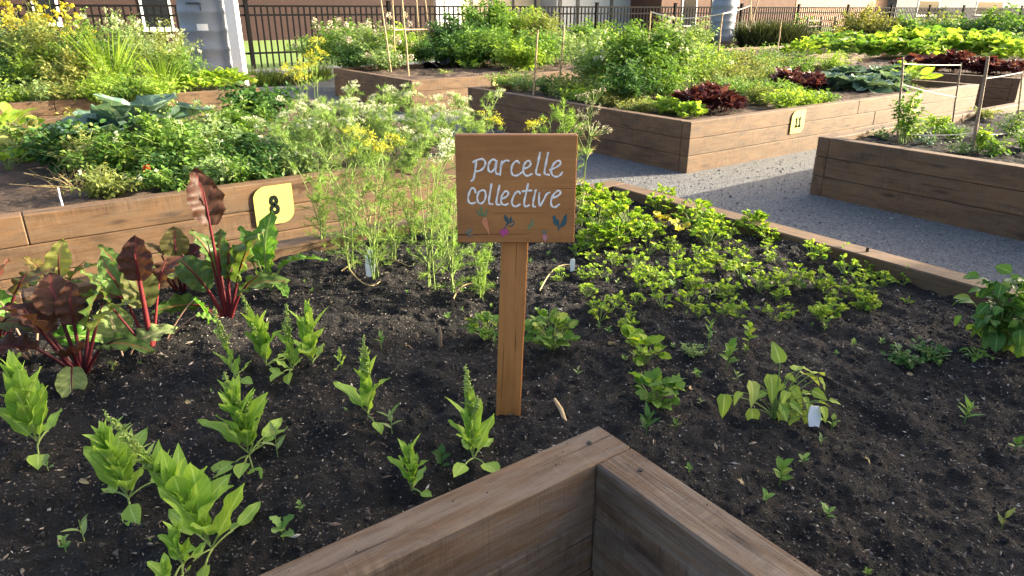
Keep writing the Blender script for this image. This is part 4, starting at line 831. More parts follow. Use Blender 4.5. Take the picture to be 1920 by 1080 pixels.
put(bush(.05, .035, 14, 130, .015, 'greygreen', [TO], ell=(0, 70)), 'chickweed_plant', 'fine-leaved low weed patch above the heart-leaved plant', 'weed', S(1300, 672))
# upright weeds and small seedlings
def wd(px, py, yt, lab, n=8, L=.5, mt='weed', tmpl=None):
    p = S(px, py); h = htop(p, yt)-p[2]; put(weed(h, n, L*.68, tmpl, mt), 'weed', lab, 'weed', p, None, 1.0, 'larger weeds in the front bed')
wd(1325, 672, 590, 'tall thin weed with narrow leaves standing alone', 9, .36, 'weed', TSN); wd(1362, 702, 640, 'bright tall weed with a leafy top right of the thin weed', 9, .45, 'mid'); wd(1400, 660, 600, 'rounded light weed behind the heart-leaved plant', 9, .4, 'pars', TLB[0])
wd(1210, 830, 775, 'dark star-shaped weed beside the corner timber', 9, .8, 'dark', TSN); wd(1265, 812, 785, 'little bright weed right of the star-shaped weed', 6, .8, 'mid', TSN); wd(1462, 905, 868, 'round-leaved seedling on open soil in the lower right', 9, .7, 'mid'); wd(1290, 895, 872, 'small weed tucked against the notch timber', 6, .8, 'weed')
wd(735, 815, 768, 'grey narrow-leaved weed under the slender spinach', 5, .8, 'greygreen', TSN); wd(828, 872, 842, 'dark little weed between the two smallest spinaches', 8, .6, 'dark'); wd(530, 1008, 975, 'three-leaved weed right of the tallest spinach', 5, .9, 'weed', TLB[1]); wd(565, 965, 940, 'faint weed above the three-leaved weed', 5, .7, 'weed'); wd(157, 1010, 972, 'two-leaved pale seedling at the lower left', 3, .9, 'greygreen', TSN); wd(125, 1038, 1005, 'tiny upright seedling at the lower left corner', 7, .5, 'weed', TLB[0]); wd(90, 880, 858, 'faint sprouting weed under the left edge spinach', 4, .7, 'greygreen')
wd(715, 650, 622, 'small weed at the foot of the grey peg', 7, .6, 'weed', TSN); wd(520, 850, 800, 'thin weed beside the wide bushy spinach', 5, .6, 'greygreen', TSN); wd(1812, 780, 755, 'grassy sprout alone on the dark soil at the right', 9, .8, 'weed', TSN); wd(1905, 840, 822, 'leaf sprout at the right edge of the photo', 5, .9, 'mid'); wd(1880, 985, 960, 'thin sprout in the lower right corner', 3, .9, 'olive', TSN); wd(1560, 800, 780, 'sprout right of the white plant label', 4, .7, 'mid')
wv = [weed(.035, 6, .6), weed(.03, 5, .8), weed(.04, 7, .5, TSN), weed(.03, 6, .7, TLB[0]), weed(.045, 4, .7, TSN, 'greygreen'), weed(.028, 8, .5, TO, 'mid')]
x, y = soil_pts(900); cnt = 0
for a, b_ in zip(x, y):
    dens = .10+.55*(a > 1.25)*(b_ > 1.0)*(a < 2.6)+.25*(b_ > 2.3)
    if rng.random() < dens*.62 and not (.9 < a < 1.13 and b_ < 1.5) and cnt < 200:
        p = np.array([a, b_, float(soilz(np.array([a]), np.array([b_]))[0])-.002]); cnt += 1
        rep('weed', wv, 'weed_seedling', 'tiny green weed seedling sprouting from the dark soil of the front bed', 'weed', p, rng.uniform(.45, 1.05)*(1 if a > 1.2 else .6), 'tiny weed seedlings')

dlv = [leaf(.5, 6, 2, po, .5, .6, .12, 2, .03, k) for k in range(3)]
for k, (px, py) in enumerate(((1140, 640), (700, 738), (1290, 742), (560, 905), (1620, 860), (1460, 612), (960, 590), (760, 640), (1700, 700), (350, 760), (620, 560), (870, 585), (1385, 905), (150, 900))):
    mb = MB(); inst(mb, dlv[k % 3], [(0, 0, .006)], frames([rng.random()*6.3], [R(rng.uniform(-5, 20))], [rng.normal(0, .6)]), [rng.uniform(.018, .036)], [rng.random()])
    o = mb.build('dead_leaf', 'straw'); o.location = tuple(float(v) for v in S(px, py)); tag(o, 'small curled dry leaf lying on the dark soil of the front bed', 'dead leaf', 'dead leaves on the soil')
n = 3600; x = rng.uniform(3.2, 7.5, n); y = rng.uniform(-.5, 5.2, n); k = ~((x > 5.7) & (y < 3.45)) & ~((x > 5.45) & (y > 4.55)); x, y = x[k], y[k]; n = len(x); s_ = np.clip(np.exp(rng.normal(-5.1, .35, n)), .003, .016)
mb = MB(); inst(mb, OCT, np.stack([x, y, s_*.3], 1), rrot(n), s_[:, None]*np.stack([1+.4*rng.random(n), .8+.4*rng.random(n), .6+.3*rng.random(n)], 1))
M['stonechip'] = attrmat('stone_chips', [(0, (.09, .09, .09)), (.6, (.17, .17, .165)), (1, (.36, .35, .33))])
tag(mb.build('loose_stones', 'stonechip', smooth=False), 'loose stone chips on the grey gravel path', None, None, 'stuff')

# ------------------------------------------------------------------ number 8 bed
def G(px, py, z=.45): return at(px, py, z)
def pt_(px, py, yt, parts_fn, name, label, cat, z=.45, group=None, rz=None):
    """plant whose foot is under (px, py) and whose top reaches picture row yt"""
    p = at(px, py, z); h = max(.03, htop(p, yt)-p[2]); return put(parts_fn(h), name, label, cat, p, rz, 1.0, group)
g8 = 'plants in the number 8 bed'
for px, py, yt, w_, mt, nl, L, lab, nf in (
    (235, 335, 268, .30, 'mid', 900, .055, 'leafy green bean bush behind the red flower', 3), (330, 325, 235, .34, 'mid', 1100, .058, 'bean bush right of the bluish cabbage', 6), (405, 318, 245, .32, 'greygreen', 900, .05, 'pale green bean bush in the middle of the number 8 bed', 6), (300, 345, 300, .26, 'dark', 700, .05, 'low dark bean bush behind the edge of the number 8 bed', 2),
    (395, 335, 290, .26, 'mid', 750, .05, 'low bright bean bush left of the number 8 plate', 3), (470, 320, 265, .30, 'dark', 800, .055, 'dark green bush above the number 8 plate', 2), (480, 235, 175, .42, 'dark', 1100, .085, 'dark broad-leaved bush at the back of the number 8 bed', 0), (440, 270, 208, .36, 'mid', 1000, .06, 'taller bean bush behind the yellow leafed plant', 5),
    (545, 300, 238, .32, 'greygreen', 900, .045, 'grey-green bush left of the yellow dill heads', 8), (360, 285, 200, .32, 'greygreen', 850, .05, 'light bean bush with white blossoms behind the cabbage', 10), (180, 330, 262, .28, 'olive', 700, .05, 'yellowing bush left of the red flower', 0), (130, 318, 250, .30, 'dark', 650, .07, 'dark round-leaved bush beside the open soil', 0)):
    pt_(px, py, yt, lambda h: bush(w_*1.15, h*1.32, 28, int(nl*1.4), L*1.05, mt, [TS, TO], 'spray', nf, .016), 'bean_plant', lab, 'bean plant', group=g8)
for px, py, yt, lab in ((256, 292, 172, 'large bluish cabbage with upright leaves in the number 8 bed'), (212, 288, 205, 'smaller bluish cabbage left of the large one')):
    p = G(px, py); h = (htop(p, yt)-p[2])*1.25; put(rosette(h*.95, h*.7, 14, TCB, 'blue', 84, 42), 'cabbage_plant', lab, 'cabbage', p, None, 1, g8)
pt_(263, 360, 308, lambda h: bush(.10, h, 6, 90, .035, 'mid', None, 'ball', 1, .024, 'redfl'), 'red_flower', 'small plant with a bright red flower behind the timber edge', 'flower', group=g8)
pt_(298, 356, 328, lambda h: bush(.12, h, 6, 60, .035, 'olive', None, 'ball', 2, .018, 'yellowfl'), 'marigold_plant', 'low orange-tinged marigold right of the red flower', 'flower', group=g8)
pt_(470, 288, 232, lambda h: bush(.14, h, 8, 260, .045, 'lime', [TO]), 'yellow_leaf_plant', 'bright yellow-leaved plant among the bean bushes', 'plant', group=g8)
pt_(165, 252, 200, lambda h: bush(.30, h, 10, 420, .06, 'golden'), 'yellow_leaf_plant', 'yellowed bean plant left of the bluish cabbage', 'plant', group=g8)
pt_(10, 262, 212, lambda h: clump(.22, h, 60, [TO], .16, 'lime', k=1), 'lime_lettuce', 'lime green lettuce at the left edge of the photo', 'lettuce', group=g8)
pt_(62, 282, 228, lambda h: clump(.16, h, 30, [TO], .11, 'olive', k=1), 'lime_lettuce', 'reddish brown lettuce beside the open soil', 'lettuce', group=g8)
pt_(-5, 282, 262, lambda h: clump(.12, h, 16, [TO], .09, 'pinkleaf', k=1), 'pink_plant', 'pink-leaved plant cut by the left edge', 'plant', group=g8)
pt_(15, 318, 285, lambda h: clump(.14, h, 18, [TO], .10, 'lime', k=1), 'lime_lettuce', 'small yellow lettuce in front of the pink-leaved plant', 'lettuce', group=g8)
for px, py, w_, lab in ((135, 352, .34, 'tangle of dry stems on the brown soil behind the white peg'), (200, 362, .2, 'straw-coloured dead plant at the timber edge')):
    put(bush(w_, .16, 24, 90, .035, 'golden', [TN], upright=.4, smat='straw', sr=.003), 'dry_plant', lab, 'dead plant', G(px, py), None, 1, g8)
for px, py, yt, mt, lab in ((205, 372, 318, 'olive', 'olive sprawling plant at the timber edge left of the red flower'), (340, 362, 312, 'mid', 'bean plant right at the timber edge behind the tall dark chard leaf'), (400, 354, 300, 'greygreen', 'pale bean plant at the timber edge left of the number 8 plate'), (455, 348, 292, 'mid', 'bean plant directly above the number 8 plate'), (515, 342, 290, 'dark', 'dark bean plant right above the number 8 plate'), (570, 336, 280, 'greygreen', 'grey-green plant leaning over the timber beside the dill'), (60, 300, 262, 'olive', 'brownish plant behind the open soil'), (110, 300, 255, 'mid', 'green plant behind the open soil'), (30, 285, 240, 'mid', 'green plant beside the pink-leaved plant')):
    pt_(px, py, yt, lambda h: bush(.24, h*1.2, 20, 620, .046, mt, [TS, TO], 'spray', 2, .014, upright=.6, ell=(-50, 60)), 'bean_plant', lab, 'bean plant', group=g8)
cor = lambda um, fl='whitefl', dn=.75: (lambda h: dill(h, 6, 14, um, .32, fl, .062, .55, .0042, 'coriand', .042, .0055))
for px, py, yt, um, fl, lab in (
    (560, 320, 225, 3, 'whitefl', 'white flowering coriander nearest the yellow dill heads'), (620, 300, 190, 4, 'whitefl', 'tall coriander with flat white flower heads'), (680, 305, 205, 4, 'whitefl', 'coriander full of white flowers in front of the bare bed corner'), (735, 300, 190, 4, 'whitefl', 'coriander leaning toward the orange bed corner'), (790, 300, 205, 4, 'whitefl', 'coriander with white heads behind the sign, left part'),
    (845, 295, 195, 4, 'whitefl', 'coriander with white heads behind the sign, right part'), (895, 290, 178, 3, 'whitefl', 'coriander reaching over the dark side of the number 11 bed'), (650, 265, 165, 4, 'whitefl', 'coriander with the highest white heads against the gravel path'), (720, 262, 160, 4, 'whitefl', 'coriander in front of the dark side of the bed behind'), (590, 262, 185, 3, 'whitefl', 'coriander beside the dark broad-leaved bush'), (800, 265, 175, 3, 'whitefl', 'coriander below the lit bed corner'), (520, 285, 215, 3, 'whitefl', 'short coriander between the bean bushes'), (700, 320, 238, 2, 'dilly', 'yellow-green coriander at the timber edge'), (770, 322, 245, 2, 'whitefl', 'coriander hanging over the timber edge')):
    pt_(px, py, yt, cor(um, fl), 'coriander_plant', lab, 'coriander', group=g8)
for px, py, yt, lab, um in ((600, 262, 92, 'tallest fennel with two tiers of yellow flower heads in front of the fence', 2), (580, 268, 138, 'fennel with a broad yellow head under the tallest fennel', 2), (935, 285, 232, 'yellow-headed fennel right behind the sign top', 1), (1000, 292, 242, 'fennel bending right above the sign', 1)):
    pt_(px, py, yt, lambda h: dill(h, 2, 6, um, .10, 'dilly', .05, .6, .004, 'dill', .095, .010), 'fennel_plant', lab, 'fennel', group=g8)
pt_(1040, 420, 200, lambda h: dill(h, 4, 22, 0, .10, 'dilly', .05, 1.0, .003), 'dill_plant', 'tall feathery dill rising behind the right edge of the sign', 'dill', z=.455)
pt_(1088, 425, 195, lambda h: dill(h, 2, 5, 2, .14, 'mauvefl', .05, .5, .0025, 'straw', .09, .005), 'dill_plant', 'dry dill skeleton with a bare umbrella of seed stalks right of the sign', 'dill', z=.455)

# ------------------------------------------------------------------ far left bed: tall weeds
g9 = 'tall plants in the far left bed'
for px, py, yt, w_, mt, nl, L, lab, tm in (
    (40, 168, 80, .5, 'greygreen', 1200, .075, 'broad grey-green weed at the left edge of the far bed', [TS, TO]), (110, 172, 60, .5, 'olive', 1300, .065, 'olive weed under the yellow flowers', [TS]), (185, 172, 72, .5, 'mid', 1300, .065, 'fresh green weed in the middle of the far bed', [TS]), (250, 172, 66, .45, 'greygreen', 1200, .06, 'pale weed in front of the basement window', [TS, TN]), (320, 168, 78, .45, 'olive', 1100, .06, 'thin olive weed left of the grey barrel', [TN, TS]), (80, 178, 115, .5, 'lime', 900, .07, 'low lime green weed at the front of the far bed', [TS]),
    (15, 182, 140, .4, 'dark', 700, .07, 'low dark weed at the front left of the far bed', [TS]), (150, 182, 120, .45, 'golden', 800, .06, 'yellowing weed along the timber of the far bed', [TS]), (215, 182, 125, .4, 'lime', 800, .06, 'yellow-green weed along the timber of the far bed', [TS, TN]), (340, 172, 112, .35, 'mid', 700, .055, 'leafy weed at the foot of the grey barrel', [TS])):
    pt_(px, py, yt, lambda h: bush(w_*1.4, h*1.45, 44, int(nl*1.9), L*1.1, mt, tm, upright=.82), 'tall_weed', lab, 'weed', group=g9)
for px, py, yt, w_, lab in ((95, 165, -14, .55, 'tall mustard with the big golden flower cloud at the left'), (60, 160, 22, .4, 'shorter mustard with golden flowers at the far left'), (135, 165, 5, .4, 'mustard with golden flowers right of the flower cloud')):
    pt_(px, py, yt, lambda h: bush(w_, h, 18, 260, .05, 'olive', [TN], 'spray', 54, .042, 'yellowfl', upright=.85), 'mustard_plant', lab, 'flowering weed', group=g9)
for px, py, yt, lab in ((195, 168, 0, 'tall weed with pale blossoms in front of the brick wall'), (235, 168, 15, 'pale blossoming weed left of the basement window'), (262, 168, 8, 'pale blossoming weed in front of the basement window'), (300, 165, 25, 'white blossoming weed right of the basement window'), (355, 162, 28, 'slanting white blossom reaching in front of the grey barrel'), (330, 165, 48, 'white flowered weed beside the grey barrel')):
    pt_(px, py, yt, lambda h: bush(.32, h, 12, 330, .045, 'greygreen', [TN], 'spray', 9, .028, 'whitefl', upright=.85), 'tall_weed', lab, 'flowering weed', group=g9)
for px, py, yt, lab in ((215, 178, 55, 'tuft of tall lime grass left in the far bed'), (310, 176, 105, 'bright grass tuft beside the grey barrel')):
    pt_(px, py, yt, lambda h: grass(.34, h*1.1, 130, 'lime', .45, .9), 'tall_grass', lab, 'grass tuft', group=g9)
for px, py, yt, lab in ((400, 168, 140, 'low bright strawberry plant on the corner of the far bed, left one'), (435, 165, 138, 'low bright strawberry plant on the corner of the far bed, right one'), (365, 172, 146, 'low plant hanging over the far bed timber')):
    pt_(px, py, yt, lambda h: clump(.32, h, 46, [TS, TO], .13, 'lime', k=3), 'strawberry_plant', lab, 'strawberry', group=g9)
for px, py, yt, mt, lab in ((20, 198, 168, 'lime', 'lime weed spilling over the timber at the far left'), (75, 196, 160, 'greygreen', 'grey-green weed spilling over the far bed timber'), (130, 194, 160, 'golden', 'yellow weed spilling over the far bed timber'), (190, 192, 158, 'lime', 'lime weed spilling over the middle of the far bed timber'), (245, 190, 158, 'mid', 'green weed spilling over the far bed timber behind the cabbage'), (300, 188, 150, 'lime', 'bright weed spilling over the far bed timber right of the cabbage')):
    pt_(px, py, yt, lambda h: bush(.42, h*1.5, 26, 800, .075, mt, [TS, TN], upright=.6, ell=(-50, 60)), 'tall_weed', lab, 'weed', group=g9)
p = G(60, 148); put(rosette(.3, .2, 8, TCB, 'blue', 70, 25), 'cabbage_plant', 'pale bluish cabbage leaves low in the far left bed', 'cabbage', p, None, 1, g9)

# ------------------------------------------------------------------ bed with the canes
g10 = 'plants in the cane bed'
for px, py, yt, w_, mt, nl, L, nf, lab in (
    (635, 122, 62, .55, 'mid', 1500, .075, 14, 'leafy bush with pale seed heads left of the canes'), (690, 126, 66, .5, 'greygreen', 1400, .07, 12, 'leafy bush with pale seed heads behind the canes'), (600, 118, 80, .45, 'mid', 1000, .07, 6, 'smaller bush at the left end of the cane bed'), (745, 125, 70, .45, 'lime', 1000, .075, 0, 'yellow-green bush at the foot of the canes'), (660, 130, 100, .5, 'dark', 1100, .06, 0, 'low bush along the timber of the cane bed'), (720, 132, 104, .4, 'greygreen', 800, .06, 4, 'low grey bush at the corner of the cane bed'),
    (790, 120, 85, .4, 'dark', 800, .07, 0, 'dark bush right of the canes'), (860, 112, 50, .6, 'dark', 1500, .11, 0, 'dark potato bush beside the canes'), (915, 108, 22, .6, 'mid', 1700, .11, 0, 'tallest tomato bush in front of the cream building'), (965, 105, 32, .6, 'lime', 1500, .10, 0, 'bright tomato bush left of the two pale canes'), (1010, 108, 42, .55, 'olive', 1300, .09, 0, 'olive tomato bush behind the two pale canes'), (890, 122, 75, .5, 'mid', 1100, .10, 0, 'potato bush at the edge of the bare soil'), (985, 128, 80, .5, 'mid', 1100, .09, 0, 'leafy bush at the right end of the bare soil'), (1090, 104, 56, .55, 'mid', 1300, .10, 0, 'broad-leaved bush in front of the white garage'), (1140, 100, 70, .5, 'lime', 1100, .09, 0, 'lime bush in front of the white garage')):
    pt_(px, py, yt, lambda h: bush(w_*1.6, h*1.42, 44, int(nl*2.0), L*1.1, mt, [TS, TO], 'ball', nf, .05, 'mauvefl', upright=.75), 'leafy_bush', lab, 'bush', group=g10)
for px, py, yt, w_, mt, L, lab in ((835, 124, 74, .5, 'dark', .10, 'dark bush filling the space behind the black film'), (880, 126, 84, .45, 'mid', .09, 'low potato bush along the bare soil'), (935, 124, 66, .55, 'mid', .10, 'leafy bush below the tallest tomato bush'), (975, 132, 92, .45, 'lime', .09, 'low lime bush above the number 9 plate'), (1010, 126, 72, .5, 'mid', .09, 'green bush just behind the left pale cane'), (1050, 118, 70, .5, 'greygreen', .09, 'grey-green bush just behind the right pale cane'), (815, 105, 62, .5, 'olive', .09, 'olive bush between the canes and the potato bushes')):
    pt_(px, py, yt, lambda h: bush(w_*1.5, h*1.3, 40, 2200, L, mt, [TS, TO], upright=.75), 'leafy_bush', lab, 'bush', group=g10)
for k, (px, py, yt) in enumerate(((618, 118, 44), (676, 112, 12), (735, 112, 14), (700, 115, 35), (768, 110, 16), (805, 112, 26))):
    pt_(px, py, yt, lambda h: bush(.12, h, 3, 20, .05, 'greygreen', [TN], 'ball', 3, .065, 'mauvefl', upright=.9, sr=.008), 'onion_flower', 'leek stalk with a round pale seed head standing above the bushes', 'flower', group='leek seed heads')
pt_(875, 130, 112, lambda h: clump(.16, h, 14, [TO], .14, 'lime', k=1), 'lettuce_plant', 'pale yellow lettuce alone on the bare soil of the cane bed', 'lettuce', group=g10)
mb = MB(); P = G(812, 128); inst(mb, leaf(1.2, 8, 4, po, .3, .5, .12, 2, .05, 4), [(0, -.25, .03), (.12, -.2, .05)], frames([1.4, 1.9], [.35, .25]), [.5, .42], [.5, .6]); o = mb.build('plastic_film', 'black_film'); o.location = tuple(float(v) for v in P); tag(o, 'crumpled black plastic film on the bare soil of the cane bed', 'film')
for px, py, lab in ((835, 140, 'weed sprouts on the bare soil near the orange corner'), (960, 137, 'weed patch at the right of the bare soil')):
    put(bush(.25, .08, 14, 90, .05, 'olive'), 'weed_patch', lab, 'weed', G(px, py), None, 1, g10)

# ------------------------------------------------------------------ number 11 bed
g11 = 'plants in the number 11 bed'
for px, py, yt, w_, mt, nl, L, nf, lab in (
    (1110, 170, 88, .5, 'greygreen', 1500, .06, 14, 'pea bush with pale blossoms right of the two canes'), (1165, 178, 84, .5, 'mid', 1800, .065, 8, 'dense pea bush in the middle of the number 11 bed'), (1215, 180, 72, .5, 'mid', 1800, .065, 8, 'tallest pea bush in the number 11 bed'), (1265, 175, 70, .5, 'greygreen', 1700, .06, 10, 'pale pea bush left of the red lettuces'), (1300, 165, 98, .4, 'lime', 1000, .05, 0, 'bright airy bush at the right end of the peas'), (1180, 196, 140, .4, 'dark', 1000, .06, 0, 'dark pea foliage at the foot of the pea bushes'), (1240, 190, 130, .4, 'mid', 1000, .055, 0, 'lower pea foliage behind the lime lettuces'), (1085, 182, 150, .35, 'olive', 700, .05, 0, 'low olive herb between the canes and the peas')):
    pt_(px, py, yt, lambda h: bush(w_*1.4, h*1.42, 42, int(nl*1.7), L*1.15, mt, [TS, TO], 'spray', nf, .03, 'whitefl', upright=.8), 'pea_bush', lab, 'pea plant', group=g11)
pt_(1022, 176, 138, lambda h: bush(.16, h, 16, 700, .04, 'dark', [TS]), 'rosemary_bush', 'round dark herb bush behind the timber of the number 11 bed', 'herb', group=g11)
for px, py, yt, w_, mt, L, lab in ((950, 166, 148, .3, 'mid', .05, 'low green herb below the number 9 plate'), (985, 170, 146, .28, 'greygreen', .045, 'low pale herb left of the dark herb bush'), (1075, 184, 165, .25, 'lime', .05, 'yellow-green herb right of the dark herb bush'), (1110, 192, 170, .35, 'lime', .05, 'yellow flowering low herb along the timber'), (1145, 200, 182, .25, 'golden', .04, 'yellowed low herb along the timber'), (1200, 212, 195, .2, 'olive', .04, 'sparse weeds on the soil near the timber'),
    (1345, 165, 120, .45, 'olive', .05, 'brownish green herb patch behind the red lettuce'), (1385, 150, 105, .5, 'golden', .05, 'flowering brownish herb patch in the middle'), (1395, 190, 158, .28, 'mid', .045, 'small green herb right of the front red lettuce'), (1425, 195, 172, .22, 'olive', .04, 'thin sprouts on the dark soil above the number 11 plate'), (1470, 205, 180, .2, 'lime', .05, 'bright salad sprout left of the number 11 plate'), (1505, 200, 180, .2, 'lime', .05, 'bright salad sprout right above the number 11 plate'), (1430, 135, 100, .5, 'mid', .06, 'green herb patch beside the far bed end'), (1340, 125, 95, .5, 'mid', .07, 'leafy patch behind the pea bushes'), (1540, 195, 180, .15, 'mid', .04, 'small sprout under the cabbages')):
    pt_(px, py, yt, lambda h: bush(w_*1.6, h*1.5, 32, 1200, L*1.3, mt, [TS, TN]), 'herb_plant', lab, 'herb', group=g11)
for px, py, yt, mt, lab in ((1350, 140, 108, 'lime', 'lime herb patch right of the pea bushes'), (1405, 168, 132, 'olive', 'olive herb patch between the red lettuces'), (1440, 150, 118, 'greygreen', 'grey herb patch behind the dark red lettuce'), (1500, 140, 108, 'mid', 'leafy patch behind the cabbages, left part'), (1560, 132, 104, 'lime', 'bright leafy patch behind the cabbages, right part'), (1370, 178, 150, 'greygreen', 'pale herb patch behind the small green herb'), (1320, 150, 112, 'mid', 'green herb patch at the end of the peas'), (1450, 185, 160, 'mid', 'green herb between the number 11 plate and the dark lettuce'), (1060, 178, 152, 'mid', 'green herb between the dark herb bush and the peas'), (1155, 190, 158, 'lime', 'lime herb at the foot of the peas')):
    pt_(px, py, yt, lambda h: bush(.5, h*1.4, 34, 1300, .065, mt, [TS, TN]), 'herb_plant', lab, 'herb', group=g11)
for px, py, yt, r, lab in ((1300, 212, 168, .26, 'red lettuce at the front corner of the number 11 bed, left one'), (1352, 212, 172, .26, 'red lettuce at the front corner of the number 11 bed, right one'), (1325, 196, 162, .24, 'red lettuce behind the two front ones'), (1478, 172, 128, .34, 'dark red lettuce beside the bluish cabbages'), (1515, 170, 138, .2, 'pale red lettuce touching the cabbages')):
    p = G(px, py); h = htop(p, yt)-p[2]; put(clump(r*.75, h*.8, 60, TCU, .13, 'redlet', k=2, el=(30, 85), smat='darkstalk'), 'red_lettuce', lab, 'lettuce', p, None, 1, 'red lettuces')
for px, py, lab in ((1262, 214, 'lime green lettuce left of the front red lettuces'), (1292, 220, 'lime green lettuce right at the number 11 bed corner'), (1238, 208, 'lime green lettuce farthest left in the corner')):
    put(clump(.17, .13, 30, TCU, .09, 'lime', k=2), 'green_lettuce', lab, 'lettuce', G(px, py), None, 1, g11)
for px, py, yt, lab in ((1560, 168, 118, 'bluish cabbage left in the number 11 bed'), (1622, 172, 112, 'big bluish cabbage with wide leaves in the number 11 bed'), (1660, 168, 120, 'bluish cabbage at the right end of the cabbages'), (1590, 150, 108, 'bluish cabbage behind the big one'), (1650, 150, 105, 'bluish cabbage far behind the cane with the pea vine')):
    p = G(px, py); h = htop(p, yt)-p[2]; put(rosette(max(.42, h*.95), h*.5, 15, TCB, 'blue', 75, 8), 'cabbage_plant', lab, 'cabbage', p, None, 1, 'cabbages in the number 11 bed')
for px, py, yt, lab in ((1700, 160, 120, 'bright chard beside the cabbages'), (1725, 155, 138, 'small leaf plant on the dark soil near the number 12 plate')):
    pt_(px, py, yt, lambda h: clump(.2, h, 22, [TO], .17, 'lime', k=1), 'lettuce_plant', lab, 'lettuce', group=g11)

# ------------------------------------------------------------------ right edge bed
g13 = 'plants in the right edge bed'
for px, py, yt, w_, mt, nl, L, lab in ((1690, 268, 165, .13, 'mid', 420, .05, 'pea vine climbing the first grey cane'), (1705, 262, 215, .18, 'greygreen', 300, .045, 'lower pea plant at the foot of the first cane'), (1752, 250, 208, .20, 'pars', 420, .04, 'ferny green plant between the canes'), (1785, 262, 235, .20, 'mid', 300, .04, 'low plant left of the thickest cane'), (1835, 285, 248, .14, 'lime', 240, .05, 'pale sprout at the foot of the thickest cane'), (1860, 290, 262, .14, 'mid', 200, .045, 'small sprout right of the thickest cane'), (1892, 262, 205, .13, 'greygreen', 300, .045, 'pea plant climbing the pale cane at the right edge'), (1918, 285, 240, .14, 'mid', 260, .045, 'pea plant cut by the right edge of the photo'), (1735, 272, 255, .12, 'blue', 90, .05, 'bluish seedling on the soil of the right edge bed'), (1800, 285, 270, .12, 'greygreen', 120, .04, 'grey seedling near the timber'), (1650, 262, 245, .12, 'dark', 120, .04, 'dark seedling in the corner of the right edge bed'), (1840, 222, 200, .25, 'olive', 240, .045, 'dry grassy patch at the far rim')):
    pt_(px, py, yt, lambda h: bush(w_, h, 9, nl, L, mt, [TS, TO], upright=.9), 'pea_plant' if 'pea' in lab else 'seedling_plant', lab, 'pea plant' if 'pea' in lab else 'seedling', z=.45, group=g13)

# ------------------------------------------------------------------ red lettuce bed and everything behind
gF = 'plants in the red lettuce bed'
for px, py, yt, mt, lab in ((1745, 134, 108, 'redlet', 'dark red lettuce at the left of the far bed'), (1785, 136, 98, 'redlet', 'purple red lettuce with the highest crown in the far bed'), (1830, 140, 112, 'redlet', 'reddish lettuce with pale edges in the far bed'), (1868, 142, 112, 'redlet', 'brownish red lettuce at the right of the far bed'), (1715, 130, 112, 'redlet', 'dark red lettuce behind the first grey cane')):
    p = G(px, py); h = htop(p, yt)-p[2]; put(clump(.34, h*.85, 60, TCU, .18, mt, k=2, smat='darkstalk'), 'red_lettuce', lab, 'lettuce', p, None, 1, 'red lettuces')
rows = []
lv = [clump(.40, .38, 60, [TO, TLB[0]], .20, 'lime', k=2), clump(.40, .40, 60, TCU, .20, 'lime', k=2), clump(.42, .42, 60, [TO], .22, 'mid', k=2)]
for px, py, s in ((1590, 112, 1.0), (1625, 112, 1.0), (1660, 114, 1.0), (1695, 115, 1.0), (1730, 114, 1.0), (1640, 100, 1.1), (1680, 98, 1.1), (1720, 98, 1.2), (1760, 104, 1.1), (1800, 108, 1.1), (1840, 110, 1.2), (1870, 112, 1.1), (1780, 94, 1.2), (1825, 96, 1.2), (1865, 98, 1.2), (1735, 88, 1.3), (1690, 87, 1.3), (1895, 120, 1.0), (1560, 100, 1.1), (1600, 95, 1.1), (1530, 105, 1.0), (1500, 110, 1.0)):
    rep('far', lv, 'green_lettuce', 'bright lettuce head in the yellow-green lettuce rows far right', 'lettuce', at(px, py, .42), s, 'far lettuce rows')
gB = 'shrubs near the fence'
def far(px, py, yt, w_, mt, nl, L, lab, z=0.0, tm=None, name='shrub', ns=30, **kw):
    pt_(px, py, yt, lambda h: bush(w_, h, ns, nl, L, mt, tm or [TS, TO], upright=.75, sr=.012, **kw), name, lab, 'shrub', z=z, group=gB)
for px, py, yt, w_, mt, n, lab in ((1425, 98, 40, 2.2, 'darkgrass', 1500, 'big dark ornamental grass in front of the brick wall, left one'), (1465, 98, 44, 2.2, 'darkgrass', 1500, 'big dark ornamental grass in front of the brick wall, right one'), (1250, 108, 66, 1.6, 'grass', 700, 'light grass tuft left of the far grey barrel'), (1290, 100, 52, 1.6, 'grass', 700, 'light grass tuft in front of the far grey barrel'), (490, 160, 128, 1.3, 'grass', 700, 'grass tuft at the foot of the fence near the grey barrel'), (540, 158, 132, 1.3, 'darkgrass', 700, 'darker grass tuft at the foot of the fence'), (590, 150, 118, 1.2, 'grass', 500, 'grass tuft behind the yellow fennel')):
    pt_(px, py, yt, lambda h: grass(w_, h*1.15, n, mt, .75, 1.3), 'ornamental_grass', lab, 'grass tuft', z=0.0, group=gB)
